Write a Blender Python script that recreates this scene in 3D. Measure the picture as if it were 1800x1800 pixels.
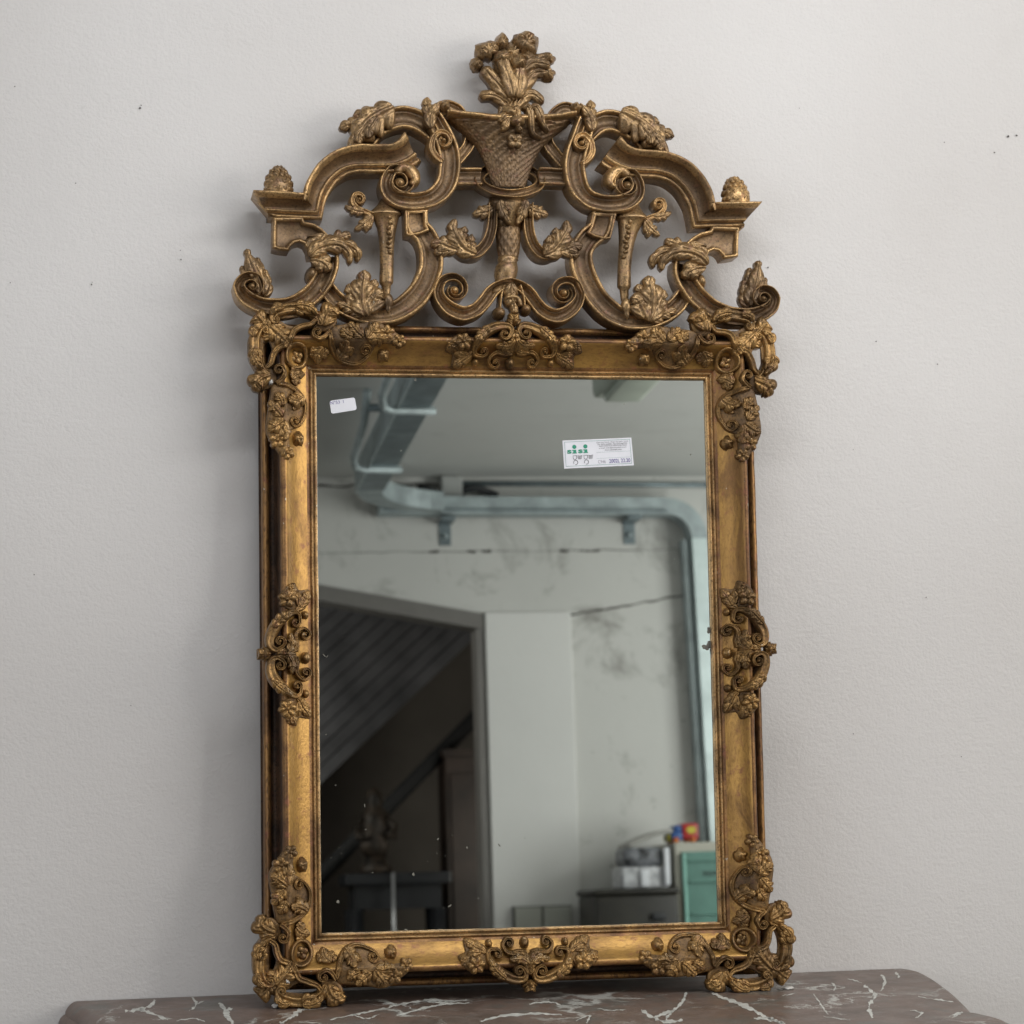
import bpy, bmesh, math, random
from mathutils import Vector, Matrix, noise
random.seed(7)
for o in list(bpy.data.objects): bpy.data.objects.remove(o)
scn = bpy.context.scene
C = scn.collection

# ------------------------------------------------------------------ camera
CAM = Vector((-0.63227858, -3.2, 0.47531449))
AX = [Vector((0.9804471930, -0.1965159027, -0.0102372675)),
      Vector((0.0006634659, -0.0487218282, 0.9988121662)),
      Vector((0.1967812529, 0.9792893768, 0.0476387981))]       # right, up, forward
FPX = 4256.0                                                     # focal length in 1800-px units
PX = 1/1330.0                                                     # metres per tracing pixel at the mirror
cd = bpy.data.cameras.new('camera'); cam = bpy.data.objects.new('camera', cd); C.objects.link(cam)
cam.matrix_world = Matrix(((AX[0].x, AX[1].x, -AX[2].x, CAM.x), (AX[0].y, AX[1].y, -AX[2].y, CAM.y),
                           (AX[0].z, AX[1].z, -AX[2].z, CAM.z), (0, 0, 0, 1)))
cd.sensor_width = 36; cd.lens = 36*FPX/1800; cd.clip_end = 100; cd.clip_start = 0.05
cd.dof.use_dof = True; cd.dof.focus_distance = 3.14; cd.dof.aperture_fstop = 8.5
scn.camera = cam
# ------------------------------------------------------------------ world + lamps
w = bpy.data.worlds.new('World'); scn.world = w; w.use_nodes = True
w.node_tree.nodes['Background'].inputs[0].default_value = (0.55, 0.6, 0.7, 1)
w.node_tree.nodes['Background'].inputs[1].default_value = 0.15
def area(name, loc, target, sx, sy, power, col):
    l = bpy.data.lights.new(name, 'AREA'); l.shape = 'RECTANGLE'; l.size = sx; l.size_y = sy
    l.energy = power; l.color = col
    o = bpy.data.objects.new(name, l); C.objects.link(o); o.location = loc
    o.rotation_euler = (Vector(target)-Vector(loc)).to_track_quat('-Z', 'Y').to_euler()
    return o
area('window_light', (2.9, -2.3, 1.15), (0.0, -0.3, 0.85), 2.4, 1.2, 54, (1.0, 0.965, 0.925))
area('far_wall_fill', (3.05, -4.2, 0.75), (0.4, -5.6, 0.9), 1.6, 1.6, 72, (1.0, 0.99, 0.97))  # unseen fill added to brighten the far wall, no opening here
area('left_fill', (-2.9, -2.6, 0.9), (0.2, -0.8, 0.8), 2.2, 1.6, 29, (0.90, 0.93, 1.0))  # added cool fill from the left, no door built there
area('overhead_fill', (0.2, -1.1, 1.735), (0.12, -0.55, 0.6), 1.5, 0.35, 27, (0.95, 0.97, 1.0))  # unseen overhead fill, added so the wall grades darker downwards
area('back_room_fill', (-1.25, -6.5, 1.15), (0.8, -9.2, 0.7), 0.5, 0.5, 24, (1.0, 0.95, 0.88))  # added lamp, lifts the room beyond the doorway out of black
area('back_wall_fill', (1.42, -6.9, 0.35), (0.5, -9.3, 0.5), 0.4, 0.6, 5, (1.0, 0.94, 0.86))  # second added lamp out of view, brightens the back wall
scn.view_settings.view_transform = 'Standard'; scn.view_settings.look = 'None'
scn.view_settings.exposure = 0.0; scn.view_settings.gamma = 1.0

# ------------------------------------------------------------------ helpers
def tag(o, label=None, cat=None, group=None, kind=None):
    if label: o['label'] = label
    if cat: o['category'] = cat
    if group: o['group'] = group
    if kind: o['kind'] = kind
    return o
def link(name, me, parent=None):
    o = bpy.data.objects.new(name, me); C.objects.link(o)
    if parent is not None: o.parent = parent
    return o
def empty(name, loc=(0, 0, 0)):
    o = bpy.data.objects.new(name, None); C.objects.link(o); o.location = loc; o.empty_display_size = .05
    return o
class G:
    """geometry accumulator: vertices, faces, material indices"""
    def __init__(s): s.v = []; s.f = []; s.m = []
    def add(s, v, f, mi=0):
        b = len(s.v); s.v += [tuple(p) for p in v]; s.f += [tuple(i+b for i in q) for q in f]
        s.m += (mi if isinstance(mi, list) else [mi]*len(f)); return s
    def box(s, a, b, mi=0):
        (x0, y0, z0), (x1, y1, z1) = a, b
        v = [(x0,y0,z0),(x1,y0,z0),(x1,y1,z0),(x0,y1,z0),(x0,y0,z1),(x1,y0,z1),(x1,y1,z1),(x0,y1,z1)]
        return s.add(v, [(0,3,2,1),(4,5,6,7),(0,1,5,4),(1,2,6,5),(2,3,7,6),(3,0,4,7)], mi)
    def bevel_box(s, a, b, r, mi=0):
        bm = bmesh.new(); bmesh.ops.create_cube(bm, size=1)
        for v in bm.verts: v.co = Vector([a[i]+(v.co[i]+.5)*(b[i]-a[i]) for i in range(3)])
        bmesh.ops.bevel(bm, geom=bm.edges[:], offset=r, segments=2, affect='EDGES', profile=.6)
        bm.verts.index_update(); s.add([v.co for v in bm.verts], [[v.index for v in f.verts] for f in bm.faces], mi); bm.free(); return s
    def tube(s, pts, r, n=10, mi=0, cap=True):
        P = [Vector(p) for p in pts]; rings = []; up = Vector((0.13, 0.31, 0.94))
        for i, p in enumerate(P):
            t = (P[min(i+1, len(P)-1)]-P[max(i-1, 0)]).normalized()
            a = t.cross(up).normalized(); b = t.cross(a)
            rr = r[i] if isinstance(r, (list, tuple)) else r
            rings.append([p+a*rr*math.cos(2*math.pi*k/n)+b*rr*math.sin(2*math.pi*k/n) for k in range(n)])
        v = [q for R in rings for q in R]; f = []
        for i in range(len(P)-1):
            for k in range(n): f.append((i*n+k, i*n+(k+1) % n, (i+1)*n+(k+1) % n, (i+1)*n+k))
        if cap: f += [tuple(range(n)), tuple((len(P)-1)*n+k for k in range(n))]
        return s.add(v, f, mi)
    def mesh(s, name, mats, smooth=True):
        me = bpy.data.meshes.new(name); me.from_pydata(s.v, [], s.f)
        for m in mats: me.materials.append(m)
        bm = bmesh.new(); bm.from_mesh(me)
        bmesh.ops.remove_doubles(bm, verts=bm.verts, dist=1e-6)
        bmesh.ops.recalc_face_normals(bm, faces=bm.faces); bm.to_mesh(me); bm.free()
        if len(mats) > 1 and len(me.polygons) == len(s.m):
            me.polygons.foreach_set('material_index', s.m)
        me.polygons.foreach_set('use_smooth', [smooth]*len(me.polygons)); me.update()
        return me
    def obj(s, name, mats, parent=None, smooth=True, sharp=None):
        me = s.mesh(name, mats if isinstance(mats, (list, tuple)) else [mats], smooth)
        if sharp is not None: me.set_sharp_from_angle(angle=math.radians(sharp))
        return link(name, me, parent)

# ------------------------------------------------------------------ materials
def newmat(name):
    m = bpy.data.materials.new(name); m.use_nodes = True
    return m, m.node_tree, m.node_tree.nodes['Principled BSDF']
def N(nt, t, **kw):
    n = nt.nodes.new(t)
    for k, v in kw.items():
        if k in n.inputs.keys(): n.inputs[k].default_value = v
        else: setattr(n, k, v)
    return n
def ramp(nt, src, stops):
    r = nt.nodes.new('ShaderNodeValToRGB'); e = r.color_ramp.elements
    e[0].position, e[0].color = stops[0][0], (*stops[0][1], 1)
    e[1].position, e[1].color = stops[-1][0], (*stops[-1][1], 1)
    for p, c in stops[1:-1]: q = e.new(p); q.color = (*c, 1)
    nt.links.new(src, r.inputs[0]); return r.outputs[0]
def mixc(nt, fac, a, b):
    m = nt.nodes.new('ShaderNodeMix'); m.data_type = 'RGBA'
    for i, x in ((0, fac), (6, a), (7, b)):
        if hasattr(x, 'links'): nt.links.new(x, m.inputs[i])
        else: m.inputs[i].default_value = x if i == 0 else (*x, 1)
    return m.outputs[2]
def coords(nt, scale=(1, 1, 1), kind='Object'):
    tc = nt.nodes.new('ShaderNodeTexCoord'); mp = nt.nodes.new('ShaderNodeMapping')
    mp.inputs['Scale'].default_value = scale; nt.links.new(tc.outputs[kind], mp.inputs[0]); return mp.outputs[0]
def noi(nt, co, scale, detail=4, rough=.55, dist=0):
    n = N(nt, 'ShaderNodeTexNoise', Scale=scale, Detail=detail, Roughness=rough, Distortion=dist)
    nt.links.new(co, n.inputs['Vector']); return n.outputs['Fac']
def bump(nt, bsdf, h, strength, dist):
    b = N(nt, 'ShaderNodeBump', Strength=strength, Distance=dist); nt.links.new(h, b.inputs['Height'])
    nt.links.new(b.outputs[0], bsdf.inputs['Normal'])
def plain(name, col, rough=.6, metal=0, var=.12, sc=8, bmp=0):
    m, nt, b = newmat(name); co = coords(nt)
    n = noi(nt, co, sc, 6)
    d = tuple(c*(1-var*2) for c in col); l = tuple(min(1, c*(1+var)) for c in col)
    nt.links.new(ramp(nt, n, [(.3, d), (.7, l)]), b.inputs['Base Color'])
    b.inputs['Roughness'].default_value = rough; b.inputs['Metallic'].default_value = metal
    if bmp: bump(nt, b, noi(nt, co, sc*12, 4), bmp, .002)
    return m
def gilt(name, gold, toned, bole, wear, rough, metal, stretch=(1, 1, 1), gesso=.74, grime=.8):
    """aged water gilding: leaf, brown toning in clouds, red bole rubbed through, few gesso chips"""
    m, nt, b = newmat(name); co = coords(nt); cs = coords(nt, stretch)
    big = noi(nt, cs, 14, 7, .68, .8); mid = noi(nt, co, 70, 5, .65); fine = noi(nt, cs, 340, 3, .6)
    f1 = ramp(nt, big, [(wear-.10, (0, 0, 0)), (wear+.10, (1, 1, 1))])
    c1 = mixc(nt, f1, toned, gold)
    f2 = ramp(nt, mid, [(.56, (0, 0, 0)), (.70, (.75, .75, .75))])
    c2 = mixc(nt, f2, c1, bole)
    f3 = ramp(nt, fine, [(.34, (grime,)*3), (.5, (0, 0, 0))])
    c3 = mixc(nt, f3, c2, tuple(x*.45 for x in toned))
    chip = noi(nt, co, 120, 3, .5)
    f4 = ramp(nt, chip, [(gesso, (0, 0, 0)), (gesso+.02, (1, 1, 1))])
    c4 = mixc(nt, f4, c3, (.42, .36, .27))
    nt.links.new(c4, b.inputs['Base Color'])
    r = N(nt, 'ShaderNodeMapRange'); r.inputs[3].default_value = rough+.16; r.inputs[4].default_value = rough-.08
    nt.links.new(big, r.inputs[0]); nt.links.new(r.outputs[0], b.inputs['Roughness'])
    mm = N(nt, 'ShaderNodeMath', operation='MULTIPLY_ADD'); nt.links.new(f2, mm.inputs[0])
    mm.inputs[1].default_value = -metal*.6; mm.inputs[2].default_value = metal
    nt.links.new(mm.outputs[0], b.inputs['Metallic'])
    ad = N(nt, 'ShaderNodeMath', operation='ADD'); nt.links.new(mid, ad.inputs[0]); nt.links.new(fine, ad.inputs[1])
    bump(nt, b, ad.outputs[0], .35, .0012)
    return m
GOLDH = gilt('gilt_band_across', (.43, .242, .065), (.20, .105, .036), (.22, .075, .036), .46, .36, .6, (.5, 1.05, 1), .77, .3)
GOLDV = gilt('gilt_band_upright', (.43, .242, .065), (.20, .105, .036), (.22, .075, .036), .46, .36, .6, (1.05, .5, 1), .77, .3)
LIP = gilt('gilt_lip', (.34, .18, .06), (.14, .068, .028), (.25, .085, .048), .52, .40, .5, (1, 1, 1), .70, .5)
RIM = gilt('gilt_rim', (.52, .325, .14), (.19, .115, .052), (.22, .09, .045), .47, .32, .58)
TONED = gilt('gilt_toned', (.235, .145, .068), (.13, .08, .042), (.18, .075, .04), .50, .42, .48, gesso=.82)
ORN = gilt('gilt_ornament', (.39, .225, .078), (.14, .082, .034), (.18, .072, .034), .49, .31, .62, gesso=.735)
GROUND_SHADE = gilt('gilt_ground_shade', (.24, .135, .046), (.10, .058, .026), (.12, .05, .025), .50, .45, .45, gesso=.85)  # darker ground: grime plus shade between the carvings, put into the colour
ORN2 = gilt('gilt_crest_ornament', (.38, .24, .108), (.135, .085, .045), (.19, .09, .05), .49, .32, .56)
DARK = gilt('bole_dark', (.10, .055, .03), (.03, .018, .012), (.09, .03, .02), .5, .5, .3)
BEAD = gilt('gilt_outer_bead', (.34, .18, .058), (.12, .06, .027), (.2, .065, .035), .48, .38, .55, (1, .3, 1))

def plaster(name, base, tint, st_scale, bstr, stains=0):
    m, nt, b = newmat(name); co = coords(nt)
    big = noi(nt, co, 1.5, 6, .6); mid = noi(nt, co, 6, 7, .68)
    c = ramp(nt, big, [(.35, base), (.65, tint)])
    c = mixc(nt, ramp(nt, mid, [(.45, (0, 0, 0)), (.8, (.35, .35, .35))]), c, tuple(x*.86 for x in base))
    if stains:
        sp = noi(nt, co, 3.2, 8, .72, .5)
        c = mixc(nt, ramp(nt, sp, [(.55, (0, 0, 0)), (.72, (stains, stains, stains))]), c, (.16, .15, .13))
    vo = N(nt, 'ShaderNodeTexVoronoi', Scale=17.0); nt.links.new(co, vo.inputs['Vector'])
    pit = ramp(nt, vo.outputs['Distance'], [(.018, (.6, .6, .6)), (.045, (0, 0, 0))])
    msk = ramp(nt, noi(nt, co, 6, 3), [(.56, (0, 0, 0)), (.66, (1, 1, 1))])
    pm = N(nt, 'ShaderNodeMath', operation='MULTIPLY'); nt.links.new(pit, pm.inputs[0]); nt.links.new(msk, pm.inputs[1])
    c = mixc(nt, pm.outputs[0], c, (.22, .19, .17))
    nt.links.new(c, b.inputs['Base Color']); b.inputs['Roughness'].default_value = .92
    f = noi(nt, co, st_scale, 5, .62); g = noi(nt, co, st_scale*.28, 3, .5)
    a = N(nt, 'ShaderNodeMath', operation='MULTIPLY_ADD'); nt.links.new(g, a.inputs[0]); a.inputs[1].default_value = .7; nt.links.new(f, a.inputs[2])
    bump(nt, b, a.outputs[0], bstr, .0035)
    return m
WALLM = plaster('painted_stippled_plaster', (.60, .575, .553), (.69, .67, .652), 200, .36)
FARWALL = plaster('aged_white_plaster', (.60, .60, .575), (.66, .66, .635), 90, .3, .8)
PIERM = plaster('whiter_plaster', (.72, .72, .70), (.77, .77, .75), 90, .25)
CEILM = plaster('ceiling_plaster', (.62, .63, .61), (.68, .68, .66), 120, .2, .12)

def marble():
    m, nt, b = newmat('red_brown_marble'); co = coords(nt)
    wv = N(nt, 'ShaderNodeTexNoise', Scale=9.0, Detail=7, Roughness=.68); nt.links.new(co, wv.inputs['Vector'])
    va = N(nt, 'ShaderNodeVectorMath', operation='MULTIPLY_ADD'); nt.links.new(wv.outputs['Color'], va.inputs[0])
    va.inputs[1].default_value = (.15, .15, .15); nt.links.new(co, va.inputs[2])
    wc = va.outputs[0]
    c = ramp(nt, noi(nt, wc, 8, 8, .68), [(.30, (.050, .045, .038)), (.43, (.105, .074, .057)), (.53, (.145, .098, .076)), (.62, (.108, .100, .086)), (.75, (.175, .162, .142))])
    c = mixc(nt, ramp(nt, noi(nt, co, 60, 6, .7), [(.5, (0, 0, 0)), (.75, (.5, .5, .5))]), c, (.20, .16, .145))
    def vein(scale, width, strength, mlo, mhi, msc, off):
        mp = N(nt, 'ShaderNodeMapping'); mp.inputs['Location'].default_value = off; nt.links.new(wc, mp.inputs[0])
        n = noi(nt, mp.outputs[0], scale, 1.5, .4, .2)
        s = N(nt, 'ShaderNodeMath', operation='SUBTRACT'); nt.links.new(n, s.inputs[0]); s.inputs[1].default_value = .5
        ab = N(nt, 'ShaderNodeMath', operation='ABSOLUTE'); nt.links.new(s.outputs[0], ab.inputs[0])
        wn = noi(nt, co, 14, 3); dv = N(nt, 'ShaderNodeMath', operation='DIVIDE'); nt.links.new(ab.outputs[0], dv.inputs[0]); nt.links.new(wn, dv.inputs[1])
        v = ramp(nt, dv.outputs[0], [(width*.5, (strength,)*3), (width*1.6, (0, 0, 0))])
        k = ramp(nt, noi(nt, mp.outputs[0], msc, 3), [(mlo, (0, 0, 0)), (mhi, (1, 1, 1))])
        q = N(nt, 'ShaderNodeMath', operation='MULTIPLY'); nt.links.new(v, q.inputs[0]); nt.links.new(k, q.inputs[1]); return q.outputs[0]
    c = mixc(nt, vein(3.4, .010, .7, .48, .56, 5, (3, 1, 0)), c, (.50, .50, .46))
    c = mixc(nt, vein(7.5, .013, .95, .46, .53, 7, (0, 5, 2)), c, (.46, .46, .42))
    c = mixc(nt, vein(17., .016, .5, .5, .60, 9, (7, 2, 1)), c, (.40, .38, .35))
    nt.links.new(c, b.inputs['Base Color'])
    r = ramp(nt, noi(nt, co, 30, 5, .7), [(.3, (.30,)*3), (.75, (.50,)*3)]); nt.links.new(r, b.inputs['Roughness'])
    bump(nt, b, noi(nt, co, 260, 4), .06, .001)
    return m
MARBLE = marble()
WOOD = plain('dark_walnut', (.10, .055, .03), .45, 0, .25, 6)

# ------------------------------------------------------------------ room behind the mirror and behind the camera
def struct(o): o['kind'] = 'structure'; return o
def onwall(x, y, yw=-.0015):
    r = AX[0]*((x-900)/FPX)+AX[1]*((900-y)/FPX)+AX[2]; return CAM+r*((yw-CAM.y)/r.y)
XL, XR, YF, ZF, ZC = -3.4, 3.2, -6.0, -.88, 1.75
struct(G().box((XL-.4, 0, ZF), (XR+.4, .2, ZC)).obj('plaster_wall', WALLM, smooth=False))
FLY = plain('dark_wall_mark', (.10, .09, .085), .9)
for x, y, r in ((246,190,2.2),(248,185,1.3),(133,322,1.2),(161,500,1.8),(162,496,1),(317,440,1),(318,456,1.6),(26,152,1.2),(18,497,1.3),(1772,240,3),(1787,238,2.2),(1748,268,1.6),(1540,600,1.4),(1660,250,1.2),(1350,470,2),(1648,640,1.3),(1500,1290,1.4),(1628,1050,1.3),(60,1010,1.3),(230,1240,1.1),(1690,1330,1.2),(1500,790,1),(1405,190,1)):
    p = onwall(x, y); g = G(); g.add([(p.x+r*PX*.8*math.cos(t)*(1+.4*math.sin(2*t+x)), p.y, p.z+r*PX*.8*math.sin(t)*(1+.3*math.cos(3*t+y))) for t in [2*math.pi*k/9 for k in range(9)]], [tuple(range(9))]); struct(g.obj('wall_speck', FLY, smooth=False))
struct(G().box((XL-.4, -9.6, ZF-.1), (XR+.4, 0.2, ZF)).obj('floor', plain('concrete_floor', (.13, .12, .11), .7, 0, .2, 3), smooth=False))
struct(G().box((XL-.4, YF-.3, ZC), (XR+.4, .2, ZC+.2)).obj('ceiling', CEILM, smooth=False))
struct(G().box((XL-.2, YF, ZF), (XL, 0, ZC)).obj('side_wall', FARWALL, smooth=False))
g = G()                                       # right wall, window opening y -3.5..-0.9, z 0.35..1.7
g.box((XR, YF, ZF), (XR+.2, 0, .35)); g.box((XR, YF, .35), (XR+.2, -3.5, ZC)); g.box((XR, -.9, .35), (XR+.2, 0, ZC))
struct(g.obj('window_wall', FARWALL, smooth=False))
# far wall with a doorway whose head slopes: x from -0.7 to 0.785
def lint(x): return 1.221-(x-.785)*.189
g = G(); T_ = .13
def wallpoly(poly):
    n = len(poly); v = [(x, YF, z) for x, z in poly]+[(x, YF-T_, z) for x, z in poly]
    g.add(v, [tuple(range(n)), tuple(range(2*n-1, n-1, -1))]+[(i, (i+1) % n, n+(i+1) % n, n+i) for i in range(n)])
wallpoly([(XL-.3, ZF), (-.7, ZF), (-.7, lint(-.7)), (-.7, ZC+.1), (XL-.3, ZC+.1)])
wallpoly([(-.7, lint(-.7)), (.785, lint(.785)), (.785, ZC+.1), (-.7, ZC+.1)])
wallpoly([(.785, ZF), (XR+.3, ZF), (XR+.3, ZC+.1), (.785, ZC+.1), (.785, lint(.785))])
struct(g.obj('far_wall', FARWALL, smooth=False))
struct(G().bevel_box((.802, YF-.05, ZF), (1.133, YF+.022, 1.225), .006).obj('wall_pier', PIERM, smooth=False))
TAUPE = plain('taupe_paint', (.20, .19, .178), .6, 0, .08, 5)
df = empty('door_frame', (.0, YF, ZF)); tag(df, 'taupe painted door frame around the dark doorway seen in the glass', 'door frame')
def child_fix(o, e): o.parent = e; o.matrix_parent_inverse = Matrix.Translation(e.location).inverted(); return o
g = G(); g.box((.768, YF-T_, ZF), (.800, YF+.010, 1.1635)); child_fix(g.obj('jamb', TAUPE, smooth=False), df)
g = G()
v = []
for y in (YF+.012, YF-T_): v += [(-.7, y, lint(-.7)+.004), (.800, y, lint(.8)+.004), (.800, y, lint(.8)-.056), (-.7, y, lint(-.7)-.056)]
g.add(v, [(0,1,2,3),(7,6,5,4),(0,4,5,1),(1,5,6,2),(2,6,7,3),(3,7,4,0)]); child_fix(g.obj('lintel', TAUPE, smooth=False), df)
# the room beyond the doorway
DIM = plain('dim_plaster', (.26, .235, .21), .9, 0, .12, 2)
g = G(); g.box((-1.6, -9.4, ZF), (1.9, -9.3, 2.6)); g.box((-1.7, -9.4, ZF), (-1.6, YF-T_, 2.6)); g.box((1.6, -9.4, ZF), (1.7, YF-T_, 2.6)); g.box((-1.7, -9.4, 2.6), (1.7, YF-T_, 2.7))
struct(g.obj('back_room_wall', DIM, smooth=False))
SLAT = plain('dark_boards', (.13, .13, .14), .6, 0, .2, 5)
st = empty('staircase', (0, -7.6, ZF)); tag(st, 'dark boarded underside of a staircase with handrail beyond the doorway', 'staircase')
# sloping soffit of boards: board edges run along the flight
A0, A1 = Vector((-1.2, -7.3, -.25)), Vector((1.25, -8.9, 1.95))
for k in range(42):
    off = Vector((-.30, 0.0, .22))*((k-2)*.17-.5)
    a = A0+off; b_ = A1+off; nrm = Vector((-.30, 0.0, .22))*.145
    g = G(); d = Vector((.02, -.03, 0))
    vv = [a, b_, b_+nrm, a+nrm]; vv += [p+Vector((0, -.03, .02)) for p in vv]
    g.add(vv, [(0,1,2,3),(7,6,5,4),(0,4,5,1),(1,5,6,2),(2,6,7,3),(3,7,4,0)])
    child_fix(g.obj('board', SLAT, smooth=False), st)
g = G(); g.tube([(.10, -7.9, .09), (1.12, -7.9, 1.08)], .035, 8); child_fix(g.obj('handrail', plain('black_steel', (.012, .012, .013), .8), smooth=True), st)
pd = empty('dark_cupboard', (.95, -7.95, ZF)); tag(pd, 'tall dark wooden cupboard just inside the doorway', 'cupboard')
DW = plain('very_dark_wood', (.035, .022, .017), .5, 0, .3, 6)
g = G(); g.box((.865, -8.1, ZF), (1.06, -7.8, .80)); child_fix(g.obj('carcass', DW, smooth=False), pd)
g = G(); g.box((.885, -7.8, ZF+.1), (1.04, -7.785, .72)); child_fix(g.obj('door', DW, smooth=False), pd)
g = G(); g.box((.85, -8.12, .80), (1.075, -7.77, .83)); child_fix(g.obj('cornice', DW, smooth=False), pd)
tb = empty('dark_table', (.6, -7.7, ZF)); tag(tb, 'dark table standing in the gloom beyond the doorway', 'table')
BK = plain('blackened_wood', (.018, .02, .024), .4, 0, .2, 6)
g = G(); g.bevel_box((.38, -7.9, .235), (.84, -7.5, .285), .006); child_fix(g.obj('tabletop', BK, smooth=False), tb)
g = G(); g.box((.42, -7.86, .13), (.80, -7.54, .235)); child_fix(g.obj('apron', BK, smooth=False), tb)
for x, y in ((.43, -7.55), (.79, -7.55), (.43, -7.85), (.79, -7.85)):
    g = G(); g.tube([(x, y, ZF), (x, y, .13)], [.018, .03], 8); child_fix(g.obj('leg', BK), tb)
g = G(); g.tube([(.582, -7.49, -.3), (.585, -7.49, .285)], .008, 8)  # pale strip standing in for a bright highlight on the table
tag(g.obj('highlight_strip', plain('pale_highlight', (.5, .52, .55), .35, .6)), 'thin pale strip drawn as a highlight on the dark table beyond the doorway', 'highlight')
# carved figure on that table
sc = empty('carved_figure', (.53, -7.7, .285)); tag(sc, 'ornate carved dark wooden figure on the table beyond the doorway', 'sculpture')
FIG = plain('carved_brown_wood', (.032, .021, .013), .6, 0, .5, 22)
def lathe_z(cx, cy, prof, n=20, wob=0):
    v = []; f = []
    for i, (r, z) in enumerate(prof):
        for k in range(n):
            a = 2*math.pi*k/n; q = Vector((math.cos(a)*3, math.sin(a)*3, z*30)); rr = r*(1+wob*noise.noise(q))
            v.append((cx+rr*math.cos(a), cy+rr*math.sin(a), z))
    for i in range(len(prof)-1):
        for k in range(n): f.append((i*n+k, i*n+(k+1) % n, (i+1)*n+(k+1) % n, (i+1)*n+k))
    f += [tuple(range(n)), tuple((len(prof)-1)*n+k for k in range(n))]
    return v, f
g = G(); g.add(*lathe_z(.53, -7.7, [(.07, .285), (.075, .31), (.05, .33), (.045, .36)])); child_fix(g.obj('plinth', FIG), sc)
g = G(); g.add(*lathe_z(.53, -7.7, [(.045, .36), (.062, .41), (.05, .45), (.07, .50), (.055, .55), (.03, .575), (.035, .60), (.028, .64), (.008, .665)], 24, .5)); child_fix(g.obj('torso', FIG), sc)
for s in (-1, 1):
    g = G(); g.tube([(.53+s*.045, -7.68, .52), (.53+s*.085, -7.66, .49), (.53+s*.08, -7.64, .44), (.53+s*.05, -7.63, .46)], [.018, .016, .012, .014], 8); child_fix(g.obj('arm', FIG), sc)

# cable duct, brackets, lamps and pipes seen in the glass
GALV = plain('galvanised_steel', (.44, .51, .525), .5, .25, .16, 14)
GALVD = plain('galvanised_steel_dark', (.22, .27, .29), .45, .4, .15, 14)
du = empty('cable_duct', (.9, YF, 1.62)); tag(du, 'galvanised cable duct along the ceiling and far wall with rounded elbows', 'cable duct')
def sweep_box(pts, wdt, dirs, th, name, mat):
    """box-section duct: pts centreline, dirs gives the width direction, th the other direction"""
    g = G(); v = []
    for p, d, h in zip(pts, dirs, th):
        p = Vector(p); d = Vector(d); h = Vector(h)
        v += [p-d*wdt/2-h/2, p+d*wdt/2-h/2, p+d*wdt/2+h/2, p-d*wdt/2+h/2]
    f = [(0,1,2,3), tuple(len(v)-4+i for i in (3,2,1,0))]
    for i in range(len(pts)-1):
        for k in range(4): f.append((i*4+k, i*4+(k+1) % 4, i*4+4+(k+1) % 4, i*4+4+k))
    g.add(v, f); return child_fix(g.obj(name, mat, smooth=False), du)
n = 9
pts, dirs, th = [(.335, -2.9, 1.655), (.335, -5.55, 1.655)], [(1, 0, 0)]*2, [(0, 0, .07)]*2
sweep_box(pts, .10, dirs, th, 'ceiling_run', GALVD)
sweep_box([(.283, -2.9, 1.66), (.283, -5.55, 1.66)], .006, dirs, [(0, 0, .10)]*2, 'duct_flange', GALV)
pts = []; dirs = []; th = []
for i in range(n):
    a = math.pi/2*i/(n-1); r = .30
    pts.append((.335+r-r*math.cos(a), -5.55-r*math.sin(a)-.0, 1.655-.03*i/(n-1))); dirs.append((math.cos(a), math.sin(a)*1, 0)); th.append((0, 0, .07))
sweep_box(pts, .09, dirs, th, 'elbow', GALV)
sweep_box([(.40, -5.93, 1.625), (1.50, -5.93, 1.615)], .065, [(0, 0, 1)]*2, [(0, .10, 0)]*2, 'wall_run', GALV)
sweep_box([(.42, -5.872, 1.605), (1.50, -5.872, 1.595)], .004, [(0, 0, 1)]*2, [(0, .02, 0)]*2, 'lower_lip', GALVD)
pts = []; dirs = []; th = []
for i in range(n):
    a = math.pi/2*i/(n-1); r = .125
    pts.append((1.50+r*math.sin(a), -5.93, 1.615-r+r*math.cos(a))); dirs.append((math.sin(a), 0, math.cos(a))); th.append((0, .10, 0))
sweep_box(pts, .062, dirs, th, 'elbow', GALV)
sweep_box([(1.625, -5.93, 1.49), (1.668, -5.93, ZF)], .058, [(1, 0, 0)]*2, [(0, .09, 0)]*2, 'drop_run', plain('bright_galvanised', (.62, .72, .72), .4, .35, .1, 9))
sweep_box([(1.578, -5.955, 1.49), (1.632, -5.955, ZF)], .02, [(1, 0, 0)]*2, [(0, .07, 0)]*2, 'drop_flange', GALV)
for x in (.66, 1.375):
    br = empty('wall_bracket', (x, YF, 1.53)); tag(br, 'small steel bracket under the duct, '+('left of the two on the far wall' if x < 1 else 'right of the two near the elbow'), 'bracket', 'duct brackets')
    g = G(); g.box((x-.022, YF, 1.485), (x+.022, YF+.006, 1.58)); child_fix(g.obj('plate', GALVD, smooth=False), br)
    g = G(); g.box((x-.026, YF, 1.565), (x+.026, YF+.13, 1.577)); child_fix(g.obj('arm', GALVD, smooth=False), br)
    g = G(); g.tube([(x, YF+.005, 1.52), (x, YF+.016, 1.52)], .010, 10); child_fix(g.obj('bolt', GALV), br)
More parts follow.
